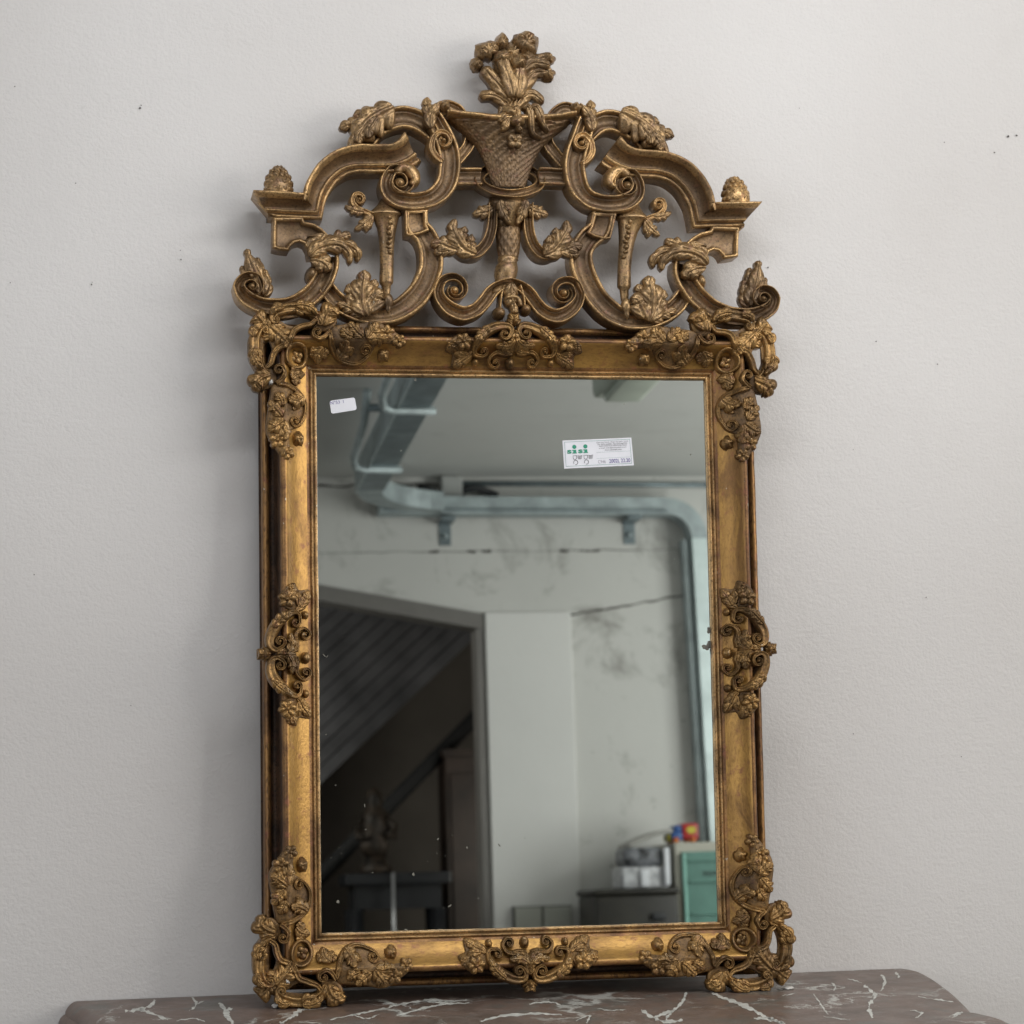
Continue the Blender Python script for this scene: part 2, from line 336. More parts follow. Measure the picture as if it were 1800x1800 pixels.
for y, lab in ((-4.10, 'nearer'), (-5.08, 'farther')):
    hb = empty('duct_hanger', (.3, y, 1.66)); tag(hb, f'bent tube hanger cradling the ceiling duct, the {lab} of the two', 'hanger', 'duct hangers')
    g = G(); p = [(.225, y+.66, ZC-.006), (.222, y+.55, 1.66), (.222, y+.15, 1.625), (.235, y+.05, 1.612), (.27, y+.004, 1.610), (.40, y, 1.610)]
    g.tube(p, .013, 10); child_fix(g.obj('tube', GALV), hb)
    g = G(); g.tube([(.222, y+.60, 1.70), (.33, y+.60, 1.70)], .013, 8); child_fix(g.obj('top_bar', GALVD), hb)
lp = empty('ceiling_lamp', (.93, -3.6, ZC)); tag(lp, 'boxy pale green lamp housing fixed to the ceiling, seen in the glass', 'lamp')
PG = plain('pale_green_plastic', (.50, .55, .47), .5, 0, .08, 6)
g = G(); g.bevel_box((.86, -3.98, 1.62), (1.02, -3.0, ZC), .02); child_fix(g.obj('housing', PG), lp)
g = G(); g.bevel_box((.885, -3.92, 1.598), (.995, -3.05, 1.622), .01); child_fix(g.obj('diffuser', PG), lp)
jb = empty('junction_box', (.69, YF, 1.72)); tag(jb, 'grey junction box with two dark cable ends above the duct', 'junction box')
g = G(); g.bevel_box((.645, YF, 1.665), (.725, YF+.06, 1.745), .005); child_fix(g.obj('case', plain('grey_plastic', (.42, .43, .42), .5), smooth=False), jb)
BL = plain('black_rubber', (.03, .032, .035), .6)
for p in ([(.66, YF+.03, 1.668), (.62, YF+.05, 1.685), (.555, YF+.06, 1.705)], [(.70, YF+.03, 1.668), (.74, YF+.05, 1.695), (.78, YF+.05, 1.70), (.86, YF+.02, 1.675)]):
    g = G(); g.tube(p, .015, 10); child_fix(g.obj('cable_end', BL), jb)
g = G(); g.tube([(.72, YF+.02, 1.722), (1.2, YF+.02, 1.718), (2.2, YF+.02, 1.705)], .010, 8)
tag(g.obj('conduit_pipe', GALVD), 'thin grey conduit running under the ceiling edge of the far wall', 'conduit')
CRK = plain('crack_dark', (.10, .095, .085), .9)
def crack(pts, wd, lab):
    g = G(); v = []
    for i, (x, z) in enumerate(pts):
        d = wd*(.5+random.random()); v += [(x, YF+.0015, z-d), (x, YF+.0015, z+d)]
    g.add(v, [(2*i, 2*i+2, 2*i+3, 2*i+1) for i in range(len(pts)-1)]); o = g.obj('wall_crack', CRK, smooth=False); struct(o)
pp = [(1.135+.0225*i, 1.215+.0035*i+random.uniform(-.004, .004)) for i in range(22)]
crack(pp, .0038, '')
for x0 in (.60, .74, .80, 1.10, 1.18, 1.22): crack([(x0+.012*i, 1.462+random.uniform(-.003, .003)) for i in range(4)], .0045, '')
for x0, z0 in ((.66, 1.47), (.62, 1.44), (1.00, 1.30)): crack([(x0+random.uniform(-.006, .006)+.002*i, z0-.02*i) for i in range(6)], .0016, '')
crack([(.15+.045*i, 1.463+random.uniform(-.003, .003)) for i in range(33)], .0012, '')
crack([(1.128+.0006*i, 1.22-.037*i) for i in range(30)], .0014, '')
crack([(.15+.045*i, 1.72+random.uniform(-.006, .006)) for i in range(40)], .004, '')
# fridge, toy, crate with papers, trunk, small cabinet
fr = empty('fridge', (1.6, -5.7, ZF)); tag(fr, 'cream cabinet with a pale teal front, right edge of the reflection', 'fridge')
CREAM = plain('cream_enamel', (.42, .41, .35), .45, 0, .08, 4); TEAL = plain('teal_panel', (.115, .245, .205), .35, 0, .14, 7)
g = G(); g.bevel_box((1.415, -6.0, ZF), (2.02, -5.6, .332), .006); child_fix(g.obj('carcass', CREAM, smooth=False), fr)
g = G(); g.bevel_box((1.437, -5.6, ZF+.06), (2.0, -5.588, .298), .004); child_fix(g.obj('front_panel', TEAL, smooth=False), fr)
for z in (.19, .075, -.03, .265):
    g = G(); g.bevel_box((1.462, -5.588, z-.004), (1.99, -5.578, z+.004), .002); child_fix(g.obj('rib', TEAL, smooth=False), fr)
g = G(); g.tube([(1.448, -5.583, -.7), (1.444, -5.583, .29)], .007, 8); child_fix(g.obj('seal', plain('teal_gloss', (.28, .52, .45), .25), smooth=True), fr)
def text_geo(body, size=1.0, bold=0):
    cu = bpy.data.curves.new('t', 'FONT'); cu.body = body; cu.size = size; cu.offset = bold; cu.resolution_u = 3
    o = bpy.data.objects.new('t', cu); C.objects.link(o); dg = bpy.context.evaluated_depsgraph_get()
    me = bpy.data.meshes.new_from_object(o.evaluated_get(dg)); v = [tuple(p.co) for p in me.vertices]; f = [tuple(p.vertices) for p in me.polygons]
    bpy.data.objects.remove(o); bpy.data.curves.remove(cu); bpy.data.meshes.remove(me); return v, f
v, f = text_geo('FIRENZE', .03, .0006)
mx = max(p[0] for p in v)
g = G(); g.add([(1.512+(mx-p[0])*.9, -5.5855, .212+p[1]*.7) for p in v], f); child_fix(g.obj('lettering', plain('black_print', (.03, .05, .05), .6), smooth=False), fr)
ty = empty('toy_truck', (1.49, -5.75, .332)); tag(ty, 'red, blue and yellow plastic toy truck on top of the cream cabinet', 'toy truck')
RED = plain('red_plastic', (.42, .03, .03), .35, 0, .08); BLU = plain('blue_plastic', (.035, .10, .30), .35, 0, .08); YEL = plain('yellow_plastic', (.55, .48, .05), .35, 0, .05); ORA = plain('orange_plastic', (.6, .16, .03), .4)
g = G(); g.bevel_box((1.470, -5.80, .345), (1.53, -5.70, .404), .005); child_fix(g.obj('cargo_box', RED), ty)
g = G(); g.tube([(1.471, -5.76, .376), (1.4705, -5.76, .376)], .001, 6); 
g = G(); g.bevel_box((1.428, -5.80, .342), (1.470, -5.70, .374), .006); g.bevel_box((1.440, -5.795, .372), (1.470, -5.705, .398), .008); child_fix(g.obj('cab', BLU), ty)
v = [(1.503+.018*math.cos(a), -5.6985, .379+.013*math.sin(a)) for a in [2*math.pi*k/20 for k in range(20)]]
g = G(); g.add(v, [tuple(range(20))]); child_fix(g.obj('oval_badge', YEL, smooth=False), ty)
g = G(); g.bevel_box((1.416, -5.79, .340), (1.428, -5.71, .366), .004); child_fix(g.obj('bumper', YEL), ty)
for x in (1.443, 1.507):
    for y in (-5.80, -5.70):
        g = G(); g.tube([(x, y-.006, .343), (x, y+.006, .343)], .011, 12); child_fix(g.obj('wheel', ORA), ty)
bg = empty('paper_bundle', (1.3, -5.7, .17)); tag(bg, 'clear plastic bag of white and grey papers on the dark trunk', 'bag')
PW = plain('white_paper', (.55, .56, .58), .5, 0, .25, 40); PGY = plain('grey_print', (.20, .21, .23), .4, 0, .5, 34)
g = G(); g.bevel_box((1.215, -5.78, .172), (1.39, -5.60, .250), .012); child_fix(g.obj('paper_stack', PW), bg)
g = G(); g.bevel_box((1.225, -5.77, .250), (1.375, -5.60, .318), .02); child_fix(g.obj('grey_sheet', PGY), bg)
g = G(); g.bevel_box((1.285, -5.594, .178), (1.315, -5.588, .238), .003); g.bevel_box((1.37, -5.598, .18), (1.392, -5.58, .315), .006); child_fix(g.obj('loose_sheet', plain('bright_paper', (.72, .74, .78), .5)), bg)
tp = G(); v = []
for i in range(10):
    t = i/9; x = 1.245+.17*t; z = .318+.055*math.sin(t*1.4)
    v += [(x, -5.62, z-.004), (x, -5.62, z+.012), (x, -5.8, z+.012), (x, -5.8, z-.004)]
tp.add(v, [(0,1,2,3)]+[(4*i+k, 4*i+(k+1) % 4, 4*i+4+(k+1) % 4, 4*i+4+k) for i in range(9) for k in range(4)]+[(36,37,38,39)])
child_fix(tp.obj('folded_cover', plain('grey_card', (.36, .355, .33), .6)), bg)
tk = empty('storage_chest', (1.25, -5.6, ZF)); tag(tk, 'dark olive box with a handle in front of the cream cabinet', 'chest')
OLV = plain('dark_olive', (.022, .020, .015), .5, 0, .3, 8)
g = G(); g.bevel_box((1.10, -5.85, -.42), (1.40, -5.5, .150), .012); child_fix(g.obj('box', OLV), tk)
g = G(); g.bevel_box((1.094, -5.856, .150), (1.405, -5.494, .172), .008); child_fix(g.obj('lid', OLV), tk)
g = G(); g.bevel_box((1.30, -5.494, .06), (1.35, -5.485, .085), .004); child_fix(g.obj('latch', BL), tk)
g = G(); g.bevel_box((1.06, -5.86, ZF), (1.415, -5.48, -.42), .005); tag(g.obj('low_bench', DW), 'dark low bench under the olive trunk', 'bench')
cb = empty('meter_box', (.93, YF, 0)); tag(cb, 'pale two door meter box low on the far wall', 'meter box')
CBM = plain('pale_grey_enamel', (.46, .47, .42), .5, 0, .06, 4)
g = G(); g.box((.872, YF, -.35), (1.092, YF+.05, .122)); child_fix(g.obj('case', plain('grey_gap', (.12, .12, .11), .6), smooth=False), cb)
for x0, x1 in ((.878, .976), (.984, 1.088)):
    g = G(); g.bevel_box((x0, YF+.05, -.34), (x1, YF+.062, .117), .003); child_fix(g.obj('door', CBM, smooth=False), cb)
for i in range(26):                    # specks on the far wall
    x = random.uniform(.9, 1.6); z = random.uniform(.2, 1.15); r = random.uniform(.0015, .0042)
    g = G(); g.add([(x+r*math.cos(a), YF+.0012, z+r*1.1*math.sin(a)) for a in [2*math.pi*k/7 for k in range(7)]], [tuple(range(7))]); struct(g.obj('wall_speck', CRK, smooth=False))

# ------------------------------------------------------------------ commode with the marble top
co_ = empty('commode', (0, -.25, ZF)); tag(co_, 'antique commode with a red brown veined marble top against the wall', 'commode')
OUT = [(-.572, -.003), (-.566, -.045), (-.553, -.10), (-.532, -.20), (-.512, -.30), (-.502, -.36), (-.512, -.40), (-.520, -.44), (-.51, -.48), (-.46, -.505), (-.36, -.50), (-.25, -.50), (-.12, -.535), (0, -.545),
       (.12, -.535), (.25, -.50), (.36, -.50), (.46, -.505), (.505, -.485), (.513, -.45), (.512, -.42), (.505, -.392), (.499, -.373), (.512, -.32), (.533, -.229), (.547, -.155), (.557, -.094), (.562, -.05), (.561, -.022), (.552, -.003)]
def cat(P, n=6, closed=False):
    R = []; L = len(P)
    for i in range(L-(0 if closed else 1)):
        g4 = [P[(i+k) % L] if closed else P[max(0, min(L-1, i+k))] for k in (-1, 0, 1, 2)]
        for j in range(n):
            t = j/n; R.append(tuple(.5*((2*b)+(-a+c)*t+(2*a-5*b+4*c-d)*t*t+(-a+3*b-3*c+d)*t**3) for a, b, c, d in zip(*g4)))
    if not closed: R.append(tuple(P[-1]))
    return R
ol = cat(OUT, 5)
def ring(off, z):
    R = []; n = len(ol)
    for i, p in enumerate(ol):
        a = Vector(ol[max(i-1, 0)]); b = Vector(ol[min(i+1, n-1)]); t = (b-a).normalized(); nn = Vector((-t.y, t.x))*-1
        q = Vector(p)+nn*off; R.append((q.x, min(q.y, -.003), z))
    return R
prof = [(-.003, 0), (.0, -.0008), (.004, -.003), (.008, -.007), (.011, -.012), (.0115, -.016), (.0145, -.0175), (.018, -.021), (.020, -.026), (.0195, -.031), (.016, -.036), (.010, -.039), (.004, -.040)]
rings = [ring(*p) for p in prof]; n = len(ol)
g = G(); g.add([p for r in rings for p in r], [tuple(range(n))]+[(i*n+k, i*n+(k+1) % n, (i+1)*n+(k+1) % n, (i+1)*n+k) for i in range(len(rings)-1) for k in range(n)]+[tuple((len(rings)-1)*n+k for k in range(n))])
mtop = child_fix(g.obj('marble_top', MARBLE, sharp=50), co_)
CALC = plain('white_calcite_vein', (.58, .58, .53), .4, 0, .18, 60)
def on_top(x, y):
    r = AX[0]*((x-900)/FPX)+AX[1]*((900-y)/FPX)+AX[2]; t = (.00025-CAM.z)/r.z; p = CAM+r*t; return p
g = G()
VE = [(0,7,[(440,355),(500,347),(530,335),(545,315)]),(0,6,[(490,347),(540,365),(590,385)]),(0,4,[(665,355),(690,330),(675,305)]),(0,3,[(690,330),(718,318)]),(0,8,[(770,325),(792,352),(800,375),(822,400)]),(0,5,[(792,352),(818,345)]),
 (0,7,[(985,398),(1030,372),(1060,350),(1115,338)]),(0,4,[(1160,386),(1250,365),(1330,350),(1400,333),(1480,320),(1560,324),(1640,314)]),(0,5,[(1400,333),(1330,318)]),(0,4,[(1395,372),(1480,347),(1560,331),(1650,326)]),(0,3,[(1240,366),(1285,381),(1335,366)]),(0,8,[(1480,320),(1530,316),(1600,320)]),
 (0,6,[(1690,392),(1760,372),(1880,364),(1975,368)]),(1,8,[(455,350),(498,378),(540,392),(600,386)]),(1,5,[(612,288),(600,320),(575,345),(552,368),(535,395)]),(1,6,[(498,378),(540,362),(570,350)]),(1,8,[(698,286),(742,308),(795,326),(850,352),(900,378),(955,397)]),(1,7,[(850,380),(905,382),(960,400)]),
 (1,3,[(1060,294),(1085,330),(1112,366)]),(1,2.5,[(1122,256),(1136,270),(1130,282)]),(1,7,[(1238,264),(1276,298),(1258,330),(1256,350),(1268,378)]),(1,4,[(1298,226),(1312,250),(1296,284)]),(1,4,[(1348,218),(1362,236)]),(1,3.5,[(1428,304),(1500,315),(1552,322)]),(1,4,[(1536,372),(1584,360),(1548,378)]),(1,3,[(225,388),(272,370),(262,397)]),(1,2.5,[(1095,374),(1190,386)]),
 (1,3,[(60,330),(130,322),(170,332)]),(1,2,[(300,345),(345,352),(400,350)]),(0,2,[(620,388),(680,380),(720,392)]),(0,2,[(1050,392),(1130,398)]),(1,2.5,[(1400,350),(1440,362),(1420,380)]),(1,2,[(1180,240),(1230,255)]),(1,2,[(950,300),(1000,292)])]
for side, wd, L in VE:
    P = cat([(900*side+x/2, 1600+y/2) for x, y in L], 8); V = []; n = len(P)
    for i, p in enumerate(P):
        t = Vector(P[min(i+1, n-1)])-Vector(P[max(i-1, 0)]); t.normalize(); q = i/(n-1); d = noise.noise(Vector((p[0]*.25, p[1]*.4, wd)))
        ww = wd*.80*(.25+.75*math.sin(math.pi*min(1, .12+.8*q)))*(.75+1.3*noise.noise(Vector((p[0]*.13, p[1]*.3, 4)))); ww = max(ww, .35)
        c = Vector(p)+Vector((-t.y, t.x))*d*2.0
        for sg in (-1, 1): V.append(on_top(c.x-t.y*ww*sg*.9, c.y+t.x*ww*sg*.55))
    g.add(V, [(2*i, 2*i+2, 2*i+3, 2*i+1) for i in range(n-1)])
vn = g.obj('veining', CALC, mtop, smooth=False); vn.matrix_parent_inverse = Matrix.Identity(4); vn.location = -co_.location+co_.location
vn['kind'] = 'stuff'
g = G(); r0 = ring(-.03, -.04); r1 = ring(-.03, -.70); g.add(r0+r1, [(k, (k+1) % n, n+(k+1) % n, n+k) for k in range(n)]+[tuple(range(n, 2*n))]+[tuple(range(n))]); child_fix(g.obj('carcass', WOOD), co_)
for x, y in ((-.44, -.42), (.44, -.42), (-.44, -.06), (.44, -.06)):
    g = G(); g.tube([(x, y, ZF), (x*1.03, y, ZF+.09), (x, y, -.70)], [.022, .028, .04], 10); child_fix(g.obj('leg', WOOD), co_)
# ------------------------------------------------------------------ the mirror: local axes u right, v up, w towards the room
MU, MV, MW = Vector((0.9997309702, -0.0230407095, -0.0026669994)), Vector((0.0040096799, 0.0584261172, 0.9982836828)), Vector((-0.0228453419, -0.9980258086, 0.0585027847))
MO = Vector((0, -0.0813795644, 0.4462210890))
mir = empty('gilded_mirror')
mir.matrix_world = Matrix(((MU.x, MV.x, MW.x, MO.x), (MU.y, MV.y, MW.y, MO.y), (MU.z, MV.z, MW.z, MO.z), (0, 0, 0, 1)))
tag(mir, 'tall antique giltwood mirror with pierced scroll crest, leaning on the wall on the marble top', 'mirror')
UC, VC = .2615, .3601
def T(x, y, wz=.03):
    """traced point (1800 px tracing) -> frame coordinates (u, v) on the plane w"""
    ray = AX[0]*((x-900)/FPX)+AX[1]*((900-y)/FPX)+AX[2]
    p0 = MO+MW*wz; t = MW.dot(p0-CAM)/MW.dot(ray); h = CAM+ray*t-MO
    return (h.dot(MU), h.dot(MV))
PX = 1/1330.0
PAIRS = [((490,336),(1303,353)),((444,337),(1336,357)),((562,380),(1228,396)),((705,318),(1112,322)),((728,232),(1069,236)),((480,437),(1299,448)),((444,497),(1346,522)),((433,432),(1335,455)),((690,562),(1102,571)),((684,535),(1103,548)),((782,247),(1026,253)),((797,505),(997,511)),((613,465),(1157,477)),((633,345),(1165,354)),((670,500),(1111,505)),((760,436),(1020,440)),((812,305),(993,305)),((690,183),(1090,190))]
WARP = [(T(*a), (T(*b)[0]+T(*a)[0], T(*b)[1]-T(*a)[1])) for a, b in PAIRS]
def mapL(x, y): return T(x, y)
def mapR(x, y):
    u, v = T(x, y); sw = 0; du_ = dv_ = 0
    for (a, b), (d, e) in WARP:
        k = 1/((u-a)**2+(v-b)**2+4e-4); sw += k; du_ += k*d; dv_ += k*e
    return (-u+du_/sw, v+dv_/sw)
def wob(u, v, amp=.0006, sc=60): return amp*noise.noise(Vector((u*sc, v*sc, 3.1)))

CH = [(-1,-1,0),(-1,.70,0),(-.97,.88,0),(-.90,.97,0),(-.80,1,0),(-.70,.97,0),(-.66,.86,0),(-.62,.66,1),(-.54,.60,1),(-.48,.66,1),(-.40,.60,1),(-.22,.51,1),(0,.48,1),(.22,.51,1),(.40,.60,1),(.48,.66,1),(.54,.60,1),(.62,.66,1),(.66,.86,0),(.70,.97,0),(.80,1,0),(.90,.97,0),(.97,.88,0),(1,.70,0),(1,-1,0)]
CORD = [(-1,-1,0),(-1,.25,0),(-.85,.62,0),(-.62,.86,0),(-.42,.90,0),(-.25,.78,0),(0,.72,0),(.25,.78,0),(.42,.90,0),(.62,.86,0),(.85,.62,0),(1,.25,0),(1,-1,0)]
ROLL = [(-1,-1,0),(-1,.1,0),(-.88,.5,0),(-.65,.8,0),(-.35,.96,0),(0,1,0),(.35,.96,0),(.65,.8,0),(.88,.5,0),(1,.1,0),(1,-1,0)]
CORN = [(-1,-1,0),(-1,.40,0),(-.95,.50,0),(-.84,.54,0),(-.72,.52,0),(-.64,.44,1),(-.55,.44,1),(-.52,.56,0),(-.40,.62,0),(-.30,.60,0),(-.26,.52,1),(-.12,.52,1),(.05,.56,1),(.22,.64,1),(.38,.76,1),(.46,.84,1),(.50,.94,0),(.62,.97,0),(.70,1.02,0),(.84,1.06,0),(.95,1.03,0),(1,.94,0),(1,-1,0)]

def ribbon(pts, m=mapL, H=.026, base=0.0, back=-.012, prof=CH, eyes=(), n=7, flip=None, basef=None, skew=(0, 0), closed=False):
    """sweep a moulding profile along a path.  pts (x, y, width_px[, 'c']); eyes: (end, ex, ey, turns, ratio)"""
    if flip is None: flip = (m is mapR)
    segs = [[]]
    for p in pts:
        segs[-1].append(p[:3])
        if len(p) > 3: segs.append([p[:3]])
    path = []; corners = []
    for i, s in enumerate(segs):
        q = cat(s, n, closed) if len(s) > 1 else list(s)
        if closed: q = q+[q[0]]
        if i: q = q[1:]; corners.append(len(path)-1)
        path += q
    P = [Vector(m(x, y)) for x, y, _ in path]; Wd = [w_*PX/2 for _, _, w_ in path]
    hs = [1.0]*len(P)
    G_ = G(); domes = []
    for e in eyes:
        end, ex, ey, turns, ratio = e
        E = Vector(m(ex, ey))
        if end == 0: P.reverse(); Wd.reverse(); hs.reverse(); corners = [len(P)-1-c for c in corners]
        t = (P[-1]-P[-3]).normalized(); r = P[-1]-E; r0 = r.length; a0 = math.atan2(r.y, r.x)
        sg = 1 if r.x*t.y-r.y*t.x > 0 else -1; k = int(26*turns)+2; w0 = Wd[-1]
        for j in range(1, k+1):
            q = j/k; rr = r0*(ratio**q); a = a0+sg*2*math.pi*turns*q
            P.append(E+Vector((math.cos(a), math.sin(a)))*rr); Wd.append(max(w0*(ratio**(q*.8)), .0022)); hs.append(1+.10*q)
        domes.append((E, r0*ratio*1.25))
        if end == 0: P.reverse(); Wd.reverse(); hs.reverse(); corners = [len(P)-1-c for c in corners]
    n_ = len(P); K = len(prof); V = []; F = []; M_ = []
    for i in range(n_):
        if closed: a = P[i-1 if i else n_-2]; b = P[i+1 if i < n_-1 else 1]
        else: a = P[max(i-1, 0)]; b = P[min(i+1, n_-1)]
        sc = 1.0
        if i in corners and 0 < i < n_-1:
            t1 = (P[i]-P[i-1]).normalized(); t2 = (P[i+1]-P[i]).normalized(); t = (t1+t2).normalized(); sc = min(1/max(.35, t.dot(t1)), 2.2)
        else: t = (b-a).normalized()
        nv = Vector((-t.y, t.x))
        sk = skew[0] if i == 0 else (skew[1] if i == n_-1 else 0)
        for s, h, mi in prof:
            s_ = -s if flip else s
            p = P[i]+nv*(s_*Wd[i]*sc)+t*(sk*s*PX)
            bw = basef(p.x, p.y) if basef else base
            wz = bw+(back if h < 0 else h*H*hs[i])
            V.append((p.x+wob(p.x, p.y), p.y+wob(p.y, p.x), wz+(wob(p.x+9, p.y, .0007, 90) if h >= 0 else 0)))
    for i in range(n_-1):
        for k in range(K):
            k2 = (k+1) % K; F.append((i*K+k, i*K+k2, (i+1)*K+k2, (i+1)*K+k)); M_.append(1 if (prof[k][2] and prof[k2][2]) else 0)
    if not closed: F += [tuple(range(K)), tuple((n_-1)*K+k for k in range(K))]; M_ += [0, 0]
    G_.add(V, F, M_)
    for E, r in domes:
        bw = basef(E.x, E.y) if basef else base
        G_.add(*dome_uv(E.x, E.y, r, r, 0, bw+back*.5, H*1.12-back*.5), 0)
    return G_
def dome_uv(u, v, rx, ry, ang, w0, h, n=14, rings=5, bumpy=0, seed=0):
    V = [(u, v, w0+h*(1+bumpy*noise.noise(Vector((seed, 1, 2)))))]; F = []; ca, sa = math.cos(ang), math.sin(ang)
    for i in range(1, rings+1):
        q = i/rings*math.pi/2
        for k in range(n):
            a = 2*math.pi*k/n; j = 1+bumpy*noise.noise(Vector((math.cos(a)*2+seed, math.sin(a)*2, q*2)))
            x = rx*math.sin(q)*math.cos(a)*j; y = ry*math.sin(q)*math.sin(a)*j
            V.append((u+x*ca-y*sa, v+x*sa+y*ca, w0+h*math.cos(q)*j))
    for k in range(n): F.append((0, 1+k, 1+(k+1) % n))
    for i in range(rings-1):
        for k in range(n): F.append((1+i*n+k, 1+(i+1)*n+k, 1+(i+1)*n+(k+1) % n, 1+i*n+(k+1) % n))
    F.append(tuple(1+(rings-1)*n+k for k in range(n)))
    return V, F
def dome(x, y, rx, ry, m=mapL, ang=0, base=0, h=.01, basef=None, bumpy=0, n=14):
    u, v = m(x, y)
    if basef: base = basef(u, v)-.004
    return G().add(*dome_uv(u, v, rx*PX, ry*PX, -ang if m is not mapR else ang, base, h+(.004 if basef else 0), n, 5, bumpy, x*.13))
def leaf(pts, hw, m=mapL, base=.0, H=.014, lobes=4, depth=.48, tip=.5, basef=None, back=-.006, n=46, mm=9, sweep=.5, blunt=0.32, asym=0):
    """acanthus leaf on a curved midrib: lobed edge, veins, rolled tip"""
    S = cat([p[:2] for p in pts], max(4, n//(len(pts)-1))); P = [Vector(m(*p)) for p in S]; L = len(P); hw *= PX
    fl = -1 if m is mapR else 1
    V = []; F = []; cols = 2*mm+1
    for i in range(L):
        t = i/(L-1); tg = (P[min(i+1, L-1)]-P[max(i-1, 0)]).normalized(); nv = Vector((-tg.y, tg.x))*fl
        env = max(math.sin(math.pi*min(1, .18+.82*t)**.85) if t < 1 else 0, 0)
        env = max(env, .55*(1-t*3)) if t < .33 else env
        env = max(env, blunt*(1-max(0, (t-.85)/.15)**2)) if blunt else env
        ph = lobes*(t**.92); c = abs(math.sin(math.pi*ph))**.55
        for j in range(-mm, mm+1):
            s = j/mm; r = abs(s); side = 1+asym*s
            lat = s*hw*env*side*(1-depth*(1-c)*r**1.6); fwd = hw*sweep*env*(r**1.5)*(.6+.4*c)
            p = P[i]+nv*lat+tg*fwd*(1 if t < .93 else (1-t)/.07)
            hh = H*(.34+.52*math.sqrt(max(0, 1-r*r*.92)))*(.40+.60*min(1, env*1.2))
            hh -= H*.28*(1-c)**1.4*r**.7*env
            hh += H*.12*math.exp(-(s/.07)**2)-H*.17*math.exp(-((r-.2)/.09)**2)*(1-t)**.5*env
            hh += H*.04*math.cos(2*math.pi*(2.6*ph-1.3*r))*min(1, 2.2*r*(1-r**3))*env
            hh += H*tip*t**2.2
            bw = basef(p.x, p.y) if basef else base
            V.append((p.x, p.y, bw+hh+wob(p.x, p.y, .0005, 120)))
    for i in range(L-1):
        for j in range(cols-1): F.append((i*cols+j, i*cols+j+1, (i+1)*cols+j+1, (i+1)*cols+j))
    b0 = len(V)
    for i in range(L):
        for j in (0, cols-1):
            x, y, z = V[i*cols+j]; bw = basef(x, y) if basef else base
            V.append((x, y, min(z-.001, bw+back+H*tip*(i/(L-1))**2.2*.6)))
    for i in range(L-1):
        F.append((i*cols, (i+1)*cols, b0+2*i+2, b0+2*i)); F.append((i*cols+cols-1, b0+2*i+1, b0+2*i+3, (i+1)*cols+cols-1))
        F.append((b0+2*i, b0+2*i+2, b0+2*i+3, b0+2*i+1))
    F.append(tuple(range(cols))+(b0+1, b0)); e = (L-1)*cols; F.append(tuple(e+cols-1-k for k in range(cols))+(b0+2*L-2, b0+2*L-1))
    return G().add(V, F)
def flower(x, y, r, m=mapL, petals=5, base=0, H=.0065, basef=None, rot=0, cup=.22, uv=None):
    u, v = uv if uv else m(x, y); r *= PX; n = petals*8; R = 7
    if basef: base = basef(u, v)
    V = [(u, v, base+H*.5)]; F = []
    for i in range(1, R+1):
        q = i/R
        for k in range(n):
            a = 2*math.pi*k/n+rot; c = abs(math.cos(petals*(a-rot)/2))
            rr = r*q*(1-.32*(1-c**.7)*q**1.2)*(1+.08*noise.noise(Vector((a*2, x*.1, y*.1))))
            h = H*(.5+cup*math.sin(math.pi*min(1, q*.95))*(.45+.55*c)-.20*(1-c)*q) if i < R else -.004
            V.append((u+rr*math.cos(a), v+rr*math.sin(a), base+h))
    for k in range(n): F.append((0, 1+k, 1+(k+1) % n))
    for i in range(R-1):
        for k in range(n): F.append((1+i*n+k, 1+(i+1)*n+k, 1+(i+1)*n+(k+1) % n, 1+i*n+(k+1) % n))
    F.append(tuple(1+(R-1)*n+k for k in range(n)))
    g_ = G().add(V, F); g_.add(*dome_uv(u, v, r*.27, r*.27, 0, base+H*.3, H*.75, 10, 4)); return g_
def merge(*gs):
    a = G()
    for g_ in gs: a.add(g_.v, g_.f, g_.m)
    return a
def lathe_v(prof, m=None, cx=900, wc=.012, dep=1.0, n=28, disp=None, full=False, dome_top=True):
    """turned form standing in the plane of the crest: prof (y_px, half_width_px[, cx])"""
    m = m or mapL; V = []; F = []
    a0, a1 = (0, 2*math.pi) if full else (-.25, math.pi+.25)
    nn = n if full else n+1
    for i, pr in enumerate(prof):
        y, hw = pr[0], pr[1]*PX; c = pr[2] if len(pr) > 2 else cx; u, v = m(c, y)
        for k in range(nn):
            a = a0+(a1-a0)*k/n; d = disp(a, i/(len(prof)-1), y) if disp else 0
            V.append((u-(hw+d)*math.cos(a), v, wc+(hw*dep+d)*math.sin(a)))
    for i in range(len(prof)-1):
        for k in range(n if full else nn-1):
            k2 = (k+1) % nn; F.append((i*nn+k, i*nn+k2, (i+1)*nn+k2, (i+1)*nn+k))
        if not full: F.append((i*nn+nn-1, i*nn, (i+1)*nn, (i+1)*nn+nn-1))
    F += [tuple(range(nn)), tuple((len(prof)-1)*nn+k for k in range(nn))]
    return G().add(V, F)
